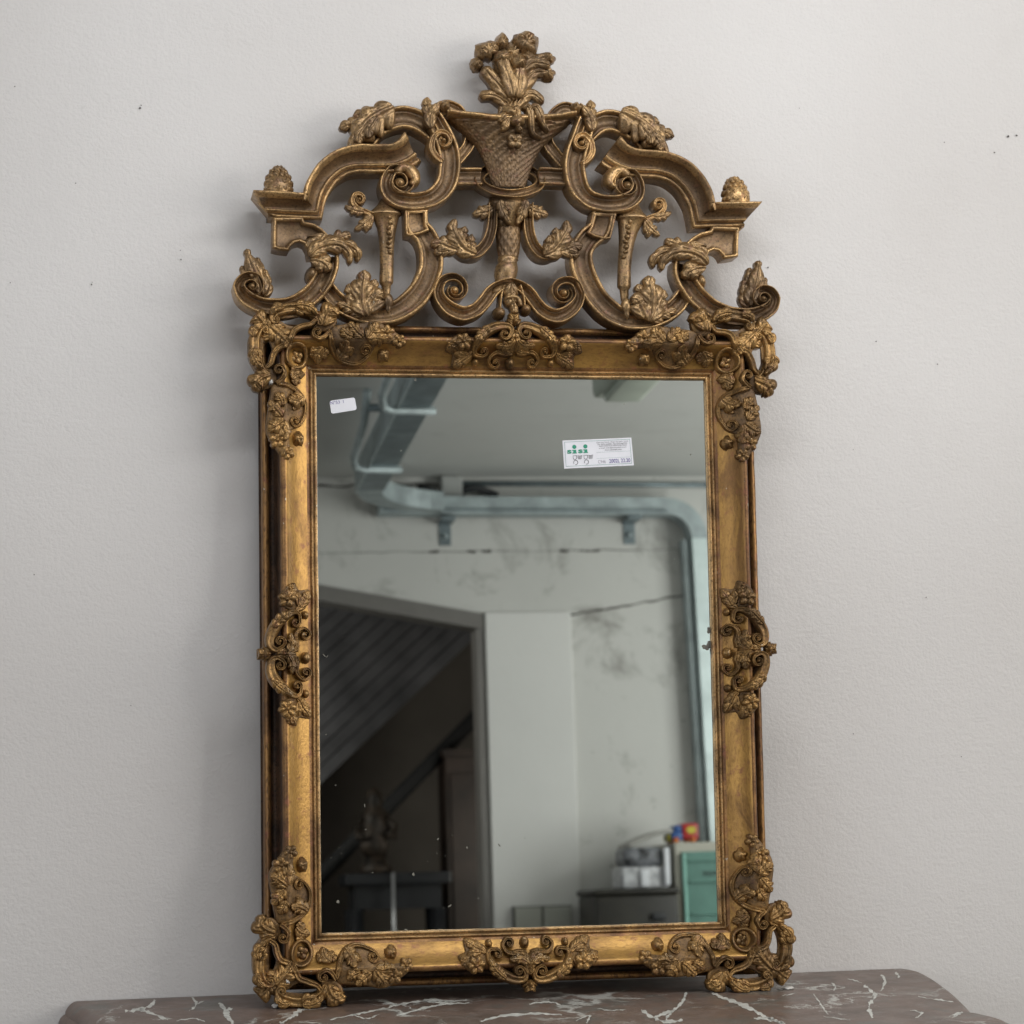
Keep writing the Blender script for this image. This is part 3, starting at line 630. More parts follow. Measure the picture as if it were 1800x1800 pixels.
def panel(poly, m=mapL, H=.026, inset=7, sink=.010, back=-.010):
    """flat board with a raised rim and a sunk field"""
    P = [Vector(m(*p)) for p in poly]; n = len(P)
    area2 = sum(P[i].x*P[(i+1) % n].y-P[(i+1) % n].x*P[i].y for i in range(n)); sg = 1 if area2 > 0 else -1
    def off(d):
        R = []
        for i in range(n):
            t1 = (P[i]-P[i-1]).normalized(); t2 = (P[(i+1) % n]-P[i]).normalized(); t = (t1+t2).normalized()
            nv = Vector((-t.y, t.x))*sg; R.append(P[i]+nv*d/max(.55, t.dot(t1)))
        return R
    d = inset*PX; rs = [(0, back), (0, H*.8), (d*.15, H*.96), (d*.4, H), (d*.8, H*.96), (d*1.05, H*.75), (d*1.15, H-sink), (d*1.5, H-sink*1.15)]
    V = []; F = []; M_ = []
    for o_, w_ in rs: V += [(p.x, p.y, w_) for p in off(o_)]
    for i in range(len(rs)-1):
        for k in range(n): F.append((i*n+k, i*n+(k+1) % n, (i+1)*n+(k+1) % n, (i+1)*n+k)); M_.append(1 if i >= 5 else 0)
    F += [tuple(range(n)), tuple((len(rs)-1)*n+k for k in range(n))]; M_ += [0, 1]
    return G().add(V, F, M_)

# ---- rails
RP = [(-3,-.5),(-.5,-.5),(0,.5),(0,4.5),(.6,6.2),(1.8,7.2),(3.0,7.0),(3.9,5.9),(4.3,4.6),(5.0,4.5),(5.4,6.2),(6.2,8.2),(7.4,9.0),(8.6,8.3),(9.2,6.8),(9.8,6.3),(10.4,7.2),(14,8.6),(19,10.8),(25,14.0),(31,18.4),(36,23.4),(39,27.2),(41,29.6),(43,31.2),(45,31.8),(47,31.2),(48.6,29.4),(49.6,26.5),(50.2,22),(50.6,12),(51.2,0),(52.4,-9),(54.5,-14.5),(57.5,-16.5),(60.2,-15.4),(61.4,-12.2),(61.8,-11.0),(62.6,-8.6),(64.2,-6.6),(66.2,-6.2),(68.4,-7.2),(70,-9.6),(70.8,-13),(71,-32),(-3,-32)]
def band_w(u, v):
    a = max(abs(u)-UC, abs(v)-VC)*1000
    if a <= 10: return .0065
    if a >= 45: return .0300
    for (a0, w0), (a1, w1) in zip(RP[14:], RP[15:]):
        if a0 <= a <= a1: return (w0+(w1-w0)*(a-a0)/max(1e-6, a1-a0))*.001
    return .03
def rail(sx, sy):
    """one mitred rail; (sx, sy) points outward"""
    g_ = G(); V = []; F = []; M_ = []; n_ = 60; K = len(RP); a = UC if sy else VC
    for i in range(n_+1):
        q = -1+2*i/n_
        for o_, w_ in RP:
            o_ *= .001; w_ *= .001; l = q*(a+o_); d = (VC if sy else UC)+o_
            u, v = (l, sy*d) if sy else (sx*d, l)
            k = wob(u, v, .0005, 22)+wob(u, v, .0003, 110)
            V.append((u+k*.6, v+k*.6, w_+k))
    for i in range(n_):
        for k in range(K):
            k2 = (k+1) % K; F.append((i*K+k, i*K+k2, (i+1)*K+k2, (i+1)*K+k))
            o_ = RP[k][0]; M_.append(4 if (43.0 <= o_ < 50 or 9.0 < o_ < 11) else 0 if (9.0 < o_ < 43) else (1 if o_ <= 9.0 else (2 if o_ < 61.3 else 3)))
    F += [tuple(range(K)), tuple(n_*K+k for k in range(K))]; M_ += [2, 2]
    g_.add(V, F, M_); return g_.obj('frame_rail', [GOLDH if sy else GOLDV, RIM, DARK, BEAD, LIP], mir, sharp=60)
for s in ((0, 1), (0, -1), (-1, 0), (1, 0)): rail(*s)
g = G(); g.box((-.335, -.432, -.034), (.335, .432, -.0325)); g.obj('backboard', DARK, mir, smooth=False)

# ---- glass
m, nt, b = newmat('silvered_glass'); co = coords(nt)
b.inputs['Metallic'].default_value = 1.0; b.inputs['Roughness'].default_value = .0
cc = mixc(nt, ramp(nt, noi(nt, co, 5, 4), [(.4, (0, 0, 0)), (.7, (.6, .6, .6))]), (.74, .775, .75), (.71, .745, .725))
sp = N(nt, 'ShaderNodeTexVoronoi', Scale=150.0); nt.links.new(co, sp.inputs['Vector'])
pit = ramp(nt, sp.outputs['Distance'], [(.06, (1, 1, 1)), (.12, (0, 0, 0))])
msk = ramp(nt, noi(nt, co, 55, 2), [(.70, (0, 0, 0)), (.75, (1, 1, 1))])
q = N(nt, 'ShaderNodeMath', operation='MULTIPLY'); nt.links.new(pit, q.inputs[0]); nt.links.new(msk, q.inputs[1])
cc = mixc(nt, q.outputs[0], cc, (.25, .24, .2)); nt.links.new(cc, b.inputs['Base Color'])
rr = N(nt, 'ShaderNodeMath', operation='MULTIPLY'); nt.links.new(q.outputs[0], rr.inputs[0]); rr.inputs[1].default_value = .6; nt.links.new(rr.outputs[0], b.inputs['Roughness'])
GLASS = m
g = G(); g.box((-UC-.002, -VC-.002, -.004), (UC+.002, VC+.002, 0)); g.obj('mirror_glass', GLASS, mir, smooth=False)
FLK = plain('lost_silvering', (.24, .23, .19), .7, 0, .3, 90)
g = G()
for x, y, a, bb, an in [(727,1537,3.2,4,0),(791,1592,6,2.2,.5),(821,1490,2.6,3,0.5),(770,1475,1.6,3,-.5),(594,1585,4,4.5,0),(655,1534,2.4,1.2,0),(878,1486,2,5,.6),(643,1458,2.4,1,0),(795,1468,1.5,1.5,0),(713,1634,5,2,0),(573,1291,2,1.5,.7),(570,1152,1,7,.75),(575,1154,.9,4,-.7),(730,667,3,4,0),(841,1579,2,1,0),(582,1508,1.4,1.2,0),(768,1500,1,1,0),(641,1416,1.2,5,0),(590,1380,2.4,1,0),(1097,710,1.5,1.5,0),(1214,799,1.5,2.5,-.6),(705,792,1.4,2,0),(752,1514,1,1,0),(772,1634,4,1,.6),(780,1596,1,1,0),(596,1490,1,.8,0),(600,1500,1.5,.7,.5)]:
    u, v = T(x, y, .0006); ca, sa = math.cos(an), math.sin(an); V = [(u, v, .0006)]
    for k in range(9):
        t = 2*math.pi*k/9; r = .62*(1+.9*noise.noise(Vector((x, y, k*1.7)))); px_, py_ = a*PX*r*math.cos(t), bb*PX*r*math.sin(t)
        V.append((u+px_*ca-py_*sa, v+px_*sa+py_*ca, .0006))
    g.add(V, [(0, 1+k, 1+(k+1) % 9) for k in range(9)])
o = g.obj('silvering_fleck', FLK, mir, smooth=False); o['kind'] = 'stuff'
g = G()                                        # foxing at the right edge
for x, y, a, bb in [(1247,1133,5,7),(1238,1137,4,4),(1246,1108,3,6),(1251,1145,3,6),(1243,1140,4,3)]:
    u, v = T(x, y, .0008); g.add([(u+a*PX*math.cos(t)*(1+.3*math.sin(3*t+x)), v+bb*PX*math.sin(t), .0008) for t in [2*math.pi*k/12 for k in range(12)]], [tuple(range(12))])
o = g.obj('foxing_stain', plain('foxed_silvering', (.13, .12, .10), .6, 0, .3, 90), mir, smooth=False); o['kind'] = 'stuff'

# ---- paper labels stuck on the glass
PAPER = plain('white_label_paper', (.70, .70, .735), .6, 0, .03, 30); GREEN = plain('green_print', (.03, .27, .165), .6, 0, .02)
INK = plain('black_ink', (.10, .09, .10), .7); VIOLET = plain('violet_ink', (.20, .17, .36), .7); GREYG = plain('grey_green_print', (.22, .36, .33), .6)
def label_map(corners):
    A, B, D, E = [Vector(T(*c, .001)) for c in corners]         # TL TR BR BL
    def f_(x, y, w_): p = (A*(1-x)+B*x)*(1-y)+(E*(1-x)+D*x)*y; return (p.x, p.y, w_)
    return f_
def quad(lm, x0, y0, x1, y1, w_): return [lm(x0, y1, w_), lm(x1, y1, w_), lm(x1, y0, w_), lm(x0, y0, w_)], [(0, 1, 2, 3)]
LM = label_map([(988.7,774.4),(1109.6,769.1),(1114.2,818),(991.8,823.8)])
g = G(); V = [LM(x, y, w_) for w_ in (.0002, .0012) for x, y in ((0,1),(1,1),(1,0),(0,0))]
g.add(V, [(0,3,2,1),(4,5,6,7),(0,1,5,4),(1,2,6,5),(2,3,7,6),(3,0,4,7)])
lab = g.obj('paper_label', PAPER, mir, smooth=False); lab['label'] = 'white dealer label with green sisi lettering and printed address on the glass'
def put(lm, body, x, y, hgt, wid, mat, name, parent, bold=0, w_=.0016):
    v, f_ = text_geo(body, 1.0, bold); xs = [p[0] for p in v]; ys = [p[1] for p in v]; x0, x1, y0, y1 = min(xs), max(xs), min(ys), max(ys)
    return G().add([lm(x+(p[0]-x0)/(x1-x0)*wid, y+hgt-(p[1]-y0)/(y1-y0)*hgt, w_) for p in v], f_).obj(name, mat, parent, smooth=False)
W_, H_ = 1360., 550.
def lx(X): return (X-230)/W_
def ly(Y, X=300): return (Y-275+(X-210)*.044)/H_
g = G()
for a in ((.025,.055,.975,.068),(.025,.918,.975,.931),(.025,.055,.030,.931),(.970,.055,.975,.931)): g.add(*quad(LM, *a, .0015))
g.obj('border_line', GREYG, lab, smooth=False)
put(LM, 's', .055, .345, .135, .065, GREEN, 'logo_letter', lab, .03); put(LM, 's', .215, .345, .135, .065, GREEN, 'logo_letter', lab, .03)
for x in (.132, .292):
    g = G(); g.add(*quad(LM, x+.012, .35, x+.055, .478, .0016)); g.add(*quad(LM, x-.002, .35, x+.02, .385, .00165)); g.add(*quad(LM, x-.002, .445, x+.062, .478, .00168))
    cx_, cy_ = x+.032, .245; g.add([LM(cx_+.030*math.cos(t), cy_+.074*math.sin(t), .0016) for t in [2*math.pi*k/20 for k in range(20)]], [tuple(range(20))]); g.obj('logo_letter', GREEN, lab, smooth=False)
def stroke(lm, pts, th, w_=.0016):
    V = []; pts = [Vector(p) for p in pts]
    for i, p in enumerate(pts):
        t = pts[min(i+1, len(pts)-1)]-pts[max(i-1, 0)]; t = Vector((t.x*2.45, t.y)).normalized(); nv = Vector((-t.y/2.45, t.x))*th; V += [lm(p.x-nv.x, p.y-nv.y, w_), lm(p.x+nv.x, p.y+nv.y, w_)]
    return V, [(2*i, 2*i+2, 2*i+3, 2*i+1) for i in range(len(pts)-1)]
for x in (.135, .290):                           # line drawing of a chair-like glyph under each i, and the striped s
    g = G(); g.add(*stroke(LM, [(x+.055,.56),(x,.56),(x+.006,.68),(x+.030,.70),(x+.052,.66),(x+.055,.56)], .008))
    g.add(*stroke(LM, [(x+.034+.030*math.cos(t), .80+.078*math.sin(t)) for t in [2.6+5.6*k/14 for k in range(15)]], .008))
    for k in range(4): g.add(*stroke(LM, [(x+.066+.004*(k % 2), .565+.036*k), (x+.098, .575+.034*k), (x+.135-.004*k, .56+.038*k)], .008))
    g.obj('logo_glyph', INK, lab, smooth=False)
for i, (t_, x, wd) in enumerate((('Zona Ind. Nord - Regio Europea, 14/16', .485, .46), ('Tel. 0376 664422 - Fax 0376 667772', .50, .43), ('46023 GONZAGA (MANTOVA) ITALIA', .52, .405), ('e-mail: info@sisimobili.com', .515, .40), ('www.sisimobili.com', .60, .24))):
    put(LM, t_, x, .105+.068*i, .052, wd, INK, 'address_line', lab)
g = G(); g.add(*quad(LM, .475, .475, .968, .481, .0015)); g.add(*quad(LM, .475, .69, .968, .696, .0015)); g.obj('ruled_line', GREYG, lab, smooth=False)
put(LM, 'C946', .49, .755, .12, .11, plain('pale_ink', (.42, .40, .44), .7), 'handwriting', lab); put(LM, '2002L 22.20', .65, .735, .14, .305, VIOLET, 'handwriting', lab, .012)
L2 = label_map([(579.2,704.6),(623.6,698.4),(627.3,720.2),(582.6,727.4)])
rc = []
for cx_, cy_, a0 in ((.09,.16,180),(.91,.16,270),(.91,.84,0),(.09,.84,90)):
    for k in range(5):
        t = math.radians(a0+22.5*k); rc.append((cx_+.09*math.cos(t), cy_+.16*math.sin(t)))
g = G(); V = [L2(x, y, .0010) for x, y in rc]+[L2(x, y, .0001) for x, y in rc]; n = len(rc)
g.add(V, [tuple(range(n))]+[(k, (k+1) % n, n+(k+1) % n, n+k) for k in range(n)])
l2 = g.obj('paper_label', PAPER, mir, smooth=False); l2['label'] = 'small blank rounded sticker numbered N 53 I in violet ink'
put(L2, 'N°53  I', .02, .05, .26, .52, VIOLET, 'handwriting', l2, .0, .0013)

# ---- chips showing white gesso
GESSO = plain('bare_gesso', (.62, .60, .56), .85, 0, .1, 200)
for x, y, rx, ry, wz in ((487,1767,9,4,.030),(1386,1738,11,3.5,.030),(1372,1743,6,3,.030),(476,672,5,5,.034),(505,1725,4,5,.036),(526,1768,5,2.5,.03)):
    u, v = T(x, y, wz); g = G().add(*dome_uv(u, v, rx*PX, ry*PX, .2, wz-.006, .012, 14, 4, .6, x)); g.obj('gesso_chip', GESSO, mir)

# ------------------------------------------------------------------ crest
def z(ox, oy, k): return lambda *p: tuple([(ox+p[0]/k), (oy+p[1]/k)]+[q/k if isinstance(q, (int, float)) else q for q in p[2:]])
z1 = z(380, 160, 5); z2 = z(730, 30, 5); z4 = z(380, 370, 5); z5 = z(730, 320, 5)
def Zs(zz, L): return [zz(*p) for p in L]
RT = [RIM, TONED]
def part(name, g_, mats, parent=None): return g_.obj(name, mats, parent or mir)
def part_s(name, g_, mats, parent=None): return g_.obj(name, mats, parent or mir, sharp=35)
for m in (mapL, mapR):
    # lower big C-scroll round the torch with its strap (lies behind the side scroll)
    cs = part('scroll', ribbon([(574,500,30),(586,517,33),(604,533,35),(640,548,36),(685,548,38),(720,531,42),(745,503,43),(759,470,43),(760,437,43),(751,413,42),(738,397,42),(735,384,41),(735,366,40)], m, .022, .0), RT)
    part('strap', panel([(712,366),(714,411),(724,413),(742,409),(757,402),(752,392),(751,372),(756,366)], m, .0235, 5.5, .007), RT, cs)
    la = part('acanthus_leaf', leaf(Zs(z4, [(1330,930),(1290,820),(1285,700),(1300,590),(1280,530)]), 24, m, .014, .023, 3, .5, .5), ORN2, cs)
    part('acanthus_leaf', leaf(Zs(z4, [(1310,920),(1220,860),(1140,830),(1070,800)]), 15, m, .014, .013, 3, .45, .4), ORN2, cs)
    part('acanthus_leaf', leaf(Zs(z4, [(1270,850),(1220,760),(1190,690),(1160,640)]), 16, m, .016, .014, 2, .5, .5), ORN2, cs)
    part('acanthus_leaf', leaf(Zs(z4, [(1350,900),(1385,800),(1420,740),(1470,730)]), 20, m, .016, .016, 2, .5, .6), ORN2, cs)
    part('acanthus_leaf', leaf(Zs(z4, [(1320,760),(1360,690),(1390,640),(1400,600)]), 12, m, .018, .012, 2, .5, .5), ORN2, cs)
    # upper inner C-scroll with two volutes
    cu_ = part('scroll', ribbon([(690,297,20),(681,315,24),(684,333,30),(701,347,33),(730,352,33),(762,345,34),(783,325,38),(791,297,40),(791,270,40),(784,245,38),(773,222,36),(763,203,34)], m, .025, .003, eyes=[(0,704,319,.85,.42)]), RT)
    part('volute', ribbon([(779,283,12),(768,274,16),(760,260,17),(762,242,15),(772,231,13)], m, .022, .010, prof=CORD, eyes=[(1,780,246,1.0,.35)]), RIM, cu_)
    part('volute', ribbon([(700,300,16),(707,292,22),(718,293,24),(728,303,26),(731,314,20),(724,322,12)], m, .016, .012, prof=ROLL), RIM, cu_)
    # upper arch with the big leaf
    ca_ = part('scroll', ribbon([(632,268,40),(645,240,42),(662,219,42),(684,206,42),(708,200,42),(730,203,41),(748,213,38),(762,228,30),(770,244,20)], m, .022, -.004), RT)
    part('acanthus_leaf', leaf(Zs(z1, [(1560,130),(1430,190),(1320,270),(1230,390),(1165,545)]), 31, m, .014, .020, 4, .48, .25, sweep=.25, asym=.25), ORN2, ca_)
    part('acanthus_leaf', leaf(Zs(z1, [(1420,230),(1370,310),(1340,360),(1340,420)]), 15, m, .024, .014, 2, .4, .5), ORN2, ca_)
    part('acanthus_leaf', leaf(Zs(z1, [(1330,290),(1270,370),(1250,420),(1260,470)]), 12, m, .024, .012, 2, .4, .5), ORN2, ca_)
    part('acanthus_leaf', leaf(Zs(z1, [(1420,190),(1340,170),(1270,180),(1215,200)]), 13, m, .010, .012, 2, .4, .3), ORN2, ca_)
    part('acanthus_leaf', leaf(Zs(z1, [(1310,280),(1220,270),(1150,280),(1090,310)]), 14, m, .010, .012, 2, .4, .3), ORN2, ca_)
    part('acanthus_leaf', leaf([(758,226),(757,208),(764,192),(776,178)], 12, m, .020, .014, 2, .4, .6), ORN2, ca_)
    part('acanthus_leaf', leaf([(760,205),(755,190),(752,178),(753,168)], 12, m, .016, .012, 2, .45, .3), ORN2, ca_)
    part('bud', dome(782,185,9,12, m, .4, .018, .020, bumpy=.3), ORN2, ca_)
    # ring of scroll passing behind the basket
    part('scroll', ribbon([(770,190,22),(788,177,24),(806,181,24),(822,198,22),(833,222,20),(830,244,22),(817,262,22),(803,278,22)], m, .014, -.010), RT)
    # cornice, pine cone, bracket
    co_ = part('cornice', ribbon([(462,357.5,41),(551,362,40,'c'),(556,337,44),(567,315,45),(583,297,45),(604,284,45),(630,278,45),(662,278,45),(690,277,46),(711,270,50),(726,258,56)], m, .044, -.004, -.012, CORN, n=6, skew=(-17.5, 3)), RT)
    part('scroll_bracket', panel(Zs(z4, [(503,48),(500,180),(498,322),(560,338),(640,346),(658,310),(690,280),(735,268),(775,285),(800,330),(812,400),(900,400),(1010,330),(1020,250),(985,195),(935,145),(870,105),(780,85),(768,48)]), m, .026, 6.5, .009), RT)
    gs = [lathe_v([(341-2*k, 25*(math.sin(math.pi*(.30+.66*(k/23)**1.15))**.7)*(1-.16*k/23), 490) for k in range(24)], m, wc=.022, dep=.9, n=24, full=True)]
    for row, (yy, rr_, cnt) in enumerate(((331,22,7),(320,22,6),(309,18.5,6),(300,13,4),(295,6,3))):
        for k in range(cnt):
            a = math.pi*(k+.5+.25*(row % 2))/cnt; cx_ = 490-rr_*math.cos(a); sc_ = .55+.45*math.sin(a)
            gs.append(dome(cx_, yy, 5.2*sc_+1.6, 7.2, m, .25*math.cos(a), .020+rr_*PX*.9*math.sin(a)-.005, .0088, bumpy=.35))
    part('pine_cone', merge(*gs), ORN2 if m is mapL else RIM)
    # big side scroll
    ss = part('scroll', ribbon(Zs(z4, [(985,390,200),(985,480,195),(950,580,190),(890,680,188),(800,765,184),(690,820,170),(560,845,160),(430,835,155),(320,795,150),(240,735,132),(200,665,105)]), m, .028, .002, eyes=[(1, *z4(318,662), 1.0, .36)]), RT)
    for sp_, hw_, lo_ in (([(415,730),(385,600),(315,450),(270,318)], 18, 2.4), ([(425,740),(452,660),(452,580),(436,490)], 12, 2), ([(385,660),(392,560),(384,470),(364,385)], 13, 2), ([(380,630),(320,580),(265,525),(225,460)], 12, 2)):
        part('acanthus_leaf', leaf(Zs(z4, sp_), hw_, m, .008 if hw_ > 14 else .005, .018 if hw_ > 14 else .013, lo_, .34, .25, sweep=.3, blunt=.45), ORN2, ss)
    part('acanthus_leaf', leaf(Zs(z4, [(810,420),(880,350),(980,310),(1090,320),(1165,390),(1170,480)]), 17, m, .026, .020, 3, .4, .0, blunt=.35), ORN2, ss)
    part('acanthus_leaf', leaf(Zs(z4, [(930,320),(1040,260),(1110,225),(1185,205)]), 15, m, .022, .014, 3, .45, .2, blunt=.4), ORN2, ss)
    part('acanthus_leaf', leaf(Zs(z4, [(1010,290),(1130,290),(1220,330),(1250,390),(1235,440)]), 12, m, .018, .014, 2, .35, -.2, blunt=.4), ORN2, ss)
    part('acanthus_leaf', leaf(Zs(z4, [(820,440),(890,440),(960,480),(990,530)]), 18, m, .024, .015, 3, .45, .3), ORN2, ss)
    part('acanthus_leaf', leaf(Zs(z4, [(960,200),(930,250),(880,300),(830,380)]), 24, m, .018, .014, 2, .3, .2), ORN2, ss)
    part('scroll_roll', dome(*z4(845,545), 11, 17, m, .25, .004, .030), ORN2, ss)
    part('bud', dome(*z4(905,515), 9, 7, m, .3, .022, .016, bumpy=.2), ORN2, ss)
    # torch
    to = part_s('torch', merge(lathe_v([(372,29,681),(376,24,681),(384,21,682),(396,17.5,683),(412,14.5,683),(430,13,683),(462,12.2,683),(490,12.6,682),(493,12,682),(497,8.5,682),(508,7.5,682),(516,6.5,683)], m, wc=.010, dep=.9, n=8),
               lathe_v([(300,8,690),(318,9,689),(332,10,687),(344,12.5,685),(353,16,683),(360,21,682),(365,26.5,681),(368,29.5,681),(372,29.5,681)], m, wc=.008, dep=.7, n=16)), [ORN2])
    part('finial', merge(lathe_v([(514,5,683),(518,8,683),(524,9.5,684),(530,9,684),(535,6.5,684),(538,5,684),(541,5.5,684),(545,3,684),(549,1,684)], m, wc=.020, dep=1.0, n=14)), ORN2, to)
    gs = [dome(686+1.5*math.sin(i*2), 380+i*8.6, 5.2-.30*i+1.2*(i % 2), 5.6, m, .3*i, .0205-.0007*i, .0065, bumpy=.15) for i in range(8)]
    part('husk_garland', merge(*gs), ORN2, to)
    part('scroll', ribbon([(660,374,13),(645,368,13),(630,361,13),(622,349,12),(625,338,11)], m, .016, .004, prof=CORD, eyes=[(1,634,346,1.0,.33)]), RIM, to)
    part('acanthus_leaf', leaf([(642,368),(630,366),(620,363),(608,357)], 10, m, .010, .011, 3, .45, .2), ORN2, to)
    part('acanthus_leaf', leaf([(658,374),(648,384),(637,393),(625,400)], 11, m, .010, .011, 3, .5, .2), ORN2, to)
    part('acanthus_leaf', leaf([(655,380),(651,390),(647,397),(646,404)], 7, m, .010, .010, 2, .5, .2), ORN2, to)
    # bars to the basket ring
    part('crossbar', ribbon([(806,305,33),(825,305,33),(850,305,33)], m, .018, .0), RT)
    # leafy S-scrolls and W scrolls below
    sm = part('scroll', ribbon(Zs(z5, [(690,170,80),(690,280,90),(678,400,98),(635,520,104),(560,600,108),(470,610,104),(390,560,90),(350,480,60)]), m, .024, .002), RT)
    part('acanthus_leaf', leaf(Zs(z5, [(540,630),(440,580),(370,490),(330,400),(355,325)]), 19, m, .018, .018, 3, .5, .5), ORN2, sm)
    part('acanthus_leaf', leaf(Zs(z5, [(500,620),(490,560),(490,510),(495,460)]), 11, m, .020, .015, 2, .5, .6), ORN2, sm)
    part('acanthus_leaf', leaf(Zs(z5, [(400,520),(420,470),(430,430),(440,390)]), 11, m, .020, .013, 2, .5, .6), ORN2, sm)
    part('acanthus_leaf', leaf(Zs(z5, [(400,590),(310,560),(220,530),(145,535)]), 17, m, .018, .013, 3, .5, .2), ORN2, sm)
    part('acanthus_leaf', leaf(Zs(z5, [(330,580),(260,590),(210,600),(190,570)]), 11, m, .016, .012, 2, .5, .2), ORN2, sm)
    part('acanthus_leaf', leaf(Zs(z5, [(690,210),(640,240),(580,255),(512,275)]), 14, m, .014, .012, 3, .45, .3), ORN2, sm)
    part('scroll', ribbon(Zs(z5, [(870,865,60),(780,890,95),(690,945,120),(620,1035,128),(540,1115,130),(430,1150,138),(320,1110,135),(240,1030,112),(210,950,95),(232,870,80)]), m, .026, .002, eyes=[(1, *z5(352,942), 1.02, .33)]), RT)

# ---- centre of the crest (one of each)
def weave(a, t, y):
    A_ = 9*a; B_ = y*.27; p, q = abs(math.sin(A_+B_)), abs(math.sin(A_-B_)); return (.0015+.0006*noise.noise(Vector((a*3, y*.1, 1))))*max(p, q)**1.4+.0007*(1 if p > q else -1)*min(p, q)
bp = [(204,112),(208,108),(212,104),(216,98),(220,93),(226,85),(233,77),(240,69),(246,62),(253,56.5),(260,52),(266,48.5),(274,45),(282,41.5),(290,38),(298,35),(306,32.5),(314,30),(322,28)]
bp2 = []
for (a0, w0), (a1, w1) in zip(bp, bp[1:]):
    for k in range(4): t = k/4; bp2.append((a0+(a1-a0)*t, w0+(w1-w0)*t))
bp2.append(bp[-1])
bk = part('basket', lathe_v(bp2, mapL, 900, .004, .42, 110, weave), TONED)
part('rim', ribbon([(789,198,9),(810,201,10),(835,204,11),(870,208,12),(905,209,12),(940,208,12),(975,206,11),(995,203,10),(1011,200,9)], mapL, .012, .030, -.030, ROLL), RIM, bk)
part('basket_mouth', ribbon([(792,202,8),(860,199,10),(900,198,10),(950,199,10),(1008,203,8)], mapL, .008, .004, -.004, ROLL), TONED, bk)
def ell(cx, cy, rx, ry, wd, n=24): return [(cx+rx*math.cos(2*math.pi*k/n), cy+ry*math.sin(2*math.pi*k/n), wd) for k in range(n)]
part('basket_ring', ribbon(ell(901,309,54,30,19), mapL, .022, 0, -.006, CH, closed=True, n=3, basef=lambda u, v: -.009+(.627-v)*.78), RT)
BQ = [ORN2]
bq = part('bouquet', merge(lathe_v([(205,12,893),(192,13,893),(180,14,895),(165,19,898),(150,24,902),(135,30,905),(120,36,906),(105,38,906),(92,30,906),(84,16,906)], mapL, wc=.010, dep=.75, n=24,
      disp=lambda a, t, y: .0013*math.sin(a*9+y*.05)*(1-t))), BQ)
for p, hw, bs, h_, lo, tp_ in (([(870,800),(800,710),(690,660),(575,672)], 12, .006, .016, 1, .4), ([(885,800),(940,700),(1040,650),(1145,735)], 12, .008, .016, 1, .2),
      ([(870,720),(780,610),(690,520),(600,420)], 15, .010, .018, 1, .3), ([(870,700),(850,580),(800,450),(760,340)], 15, .020, .016, 1, .3), ([(890,700),(910,580),(920,470),(910,370)], 15, .020, .016, 1, .3),
      ([(900,680),(980,540),(1060,470),(1160,470)], 15, .010, .018, 1, .3), ([(960,450),(1040,380),(1120,340),(1210,330)], 11, .010, .016, 1, .4), ([(940,470),(1020,400),(1100,400),(1190,430)], 11, .018, .016, 1, .3)):
    part('leaf', leaf(Zs(z2, p), hw*1.12, mapL, bs, h_, lo, .1, tp_, sweep=.1, n=24, blunt=.72), ORN2, bq)
for x, y, rx, ry, bs, h_, bu in ((780,195,11,15,.004,.022,.25),(975,215,22,21,.004,.030,.35),(640,275,18,16,.004,.024,.4),(555,385,10,11,.006,.018,.3),(765,350,13,13,.014,.024,.3),(910,400,14,13,.018,.024,.25),(1185,335,11,10,.006,.020,.3),(1170,475,13,12,.008,.020,.35),(870,290,18,18,.002,.024,.3),(1000,340,15,13,.006,.022,.3),(700,240,12,13,.004,.018,.3)):
    part('flower_bud', dome(*z2(x, y), rx*1.22, ry*1.2, mapL, 0, bs, h_*1.1, bumpy=bu, n=24), ORN2, bq)
part('flower', flower(*z2(980,205), 20, mapL, 5, .022, .010, cup=.8), ORN2, bq)
part('flower', flower(*z2(645,270), 15, mapL, 5, .018, .009, cup=.8), ORN2, bq)
gl = part('basket_garland', merge(dome(*z2(830,850), 16, 9, mapL, .3, .036, .012, bumpy=.5), dome(*z2(880,930), 15, 10, mapL, 0, .036, .014, bumpy=.5)), ORN2)
for p, hw, bs in (([(950,830),(975,800),(1005,870),(1010,960),(1030,1040),(1100,1085)], 7.5, .042), ([(1010,820),(1050,815),(1085,880),(1110,950),(1160,1030)], 8.5, .044), ([(885,800),(880,860),(890,930),(890,1010)], 8, .044), ([(860,900),(800,880),(750,910),(730,940)], 10, .040), ([(820,900),(790,950),(770,990),(740,1000)], 8, .042), ([(880,980),(900,1000),(915,1020),(920,1040)], 5, .044), ([(760,850),(800,835),(840,850),(860,870)], 8, .04)):
    part('leaf', leaf(Zs(z2, p), hw, mapL, bs-.010, .014, 1, .1, .2, sweep=.1, n=24, blunt=.5), ORN2, gl)
part('flower', flower(*z2(868,1095), 16, mapL, 4, .033, .010, rot=.78), ORN2, gl)
pe = part('pedestal', lathe_v([(342,33,897),(352,34,897),(360,33,897),(372,31,897),(386,29,897),(398,26,897)], mapL, wc=.006, dep=.75), ORN2)
part('turned_foot', lathe_v([(446,17,897),(449,18.5,897),(453,18.5,897),(457,16.5,897),(459,18,896),(464,20,895),(472,21,894),(480,20.5,893),(487,18,892),(493,19,892)], mapL, wc=.010, dep=1.0), ORN2, pe)
part('lattice_drum', lathe_v([(396+i*1.75, 19.5+2.2*math.sin(i/30*3)-4.5*i/30, 898) for i in range(31)], mapL, wc=.010, dep=1.0, n=70, disp=lambda a, t, y: .0017*max(abs(math.sin(5*a+y*.16)), abs(math.sin(5*a-y*.16)))**1.5), TONED, pe)
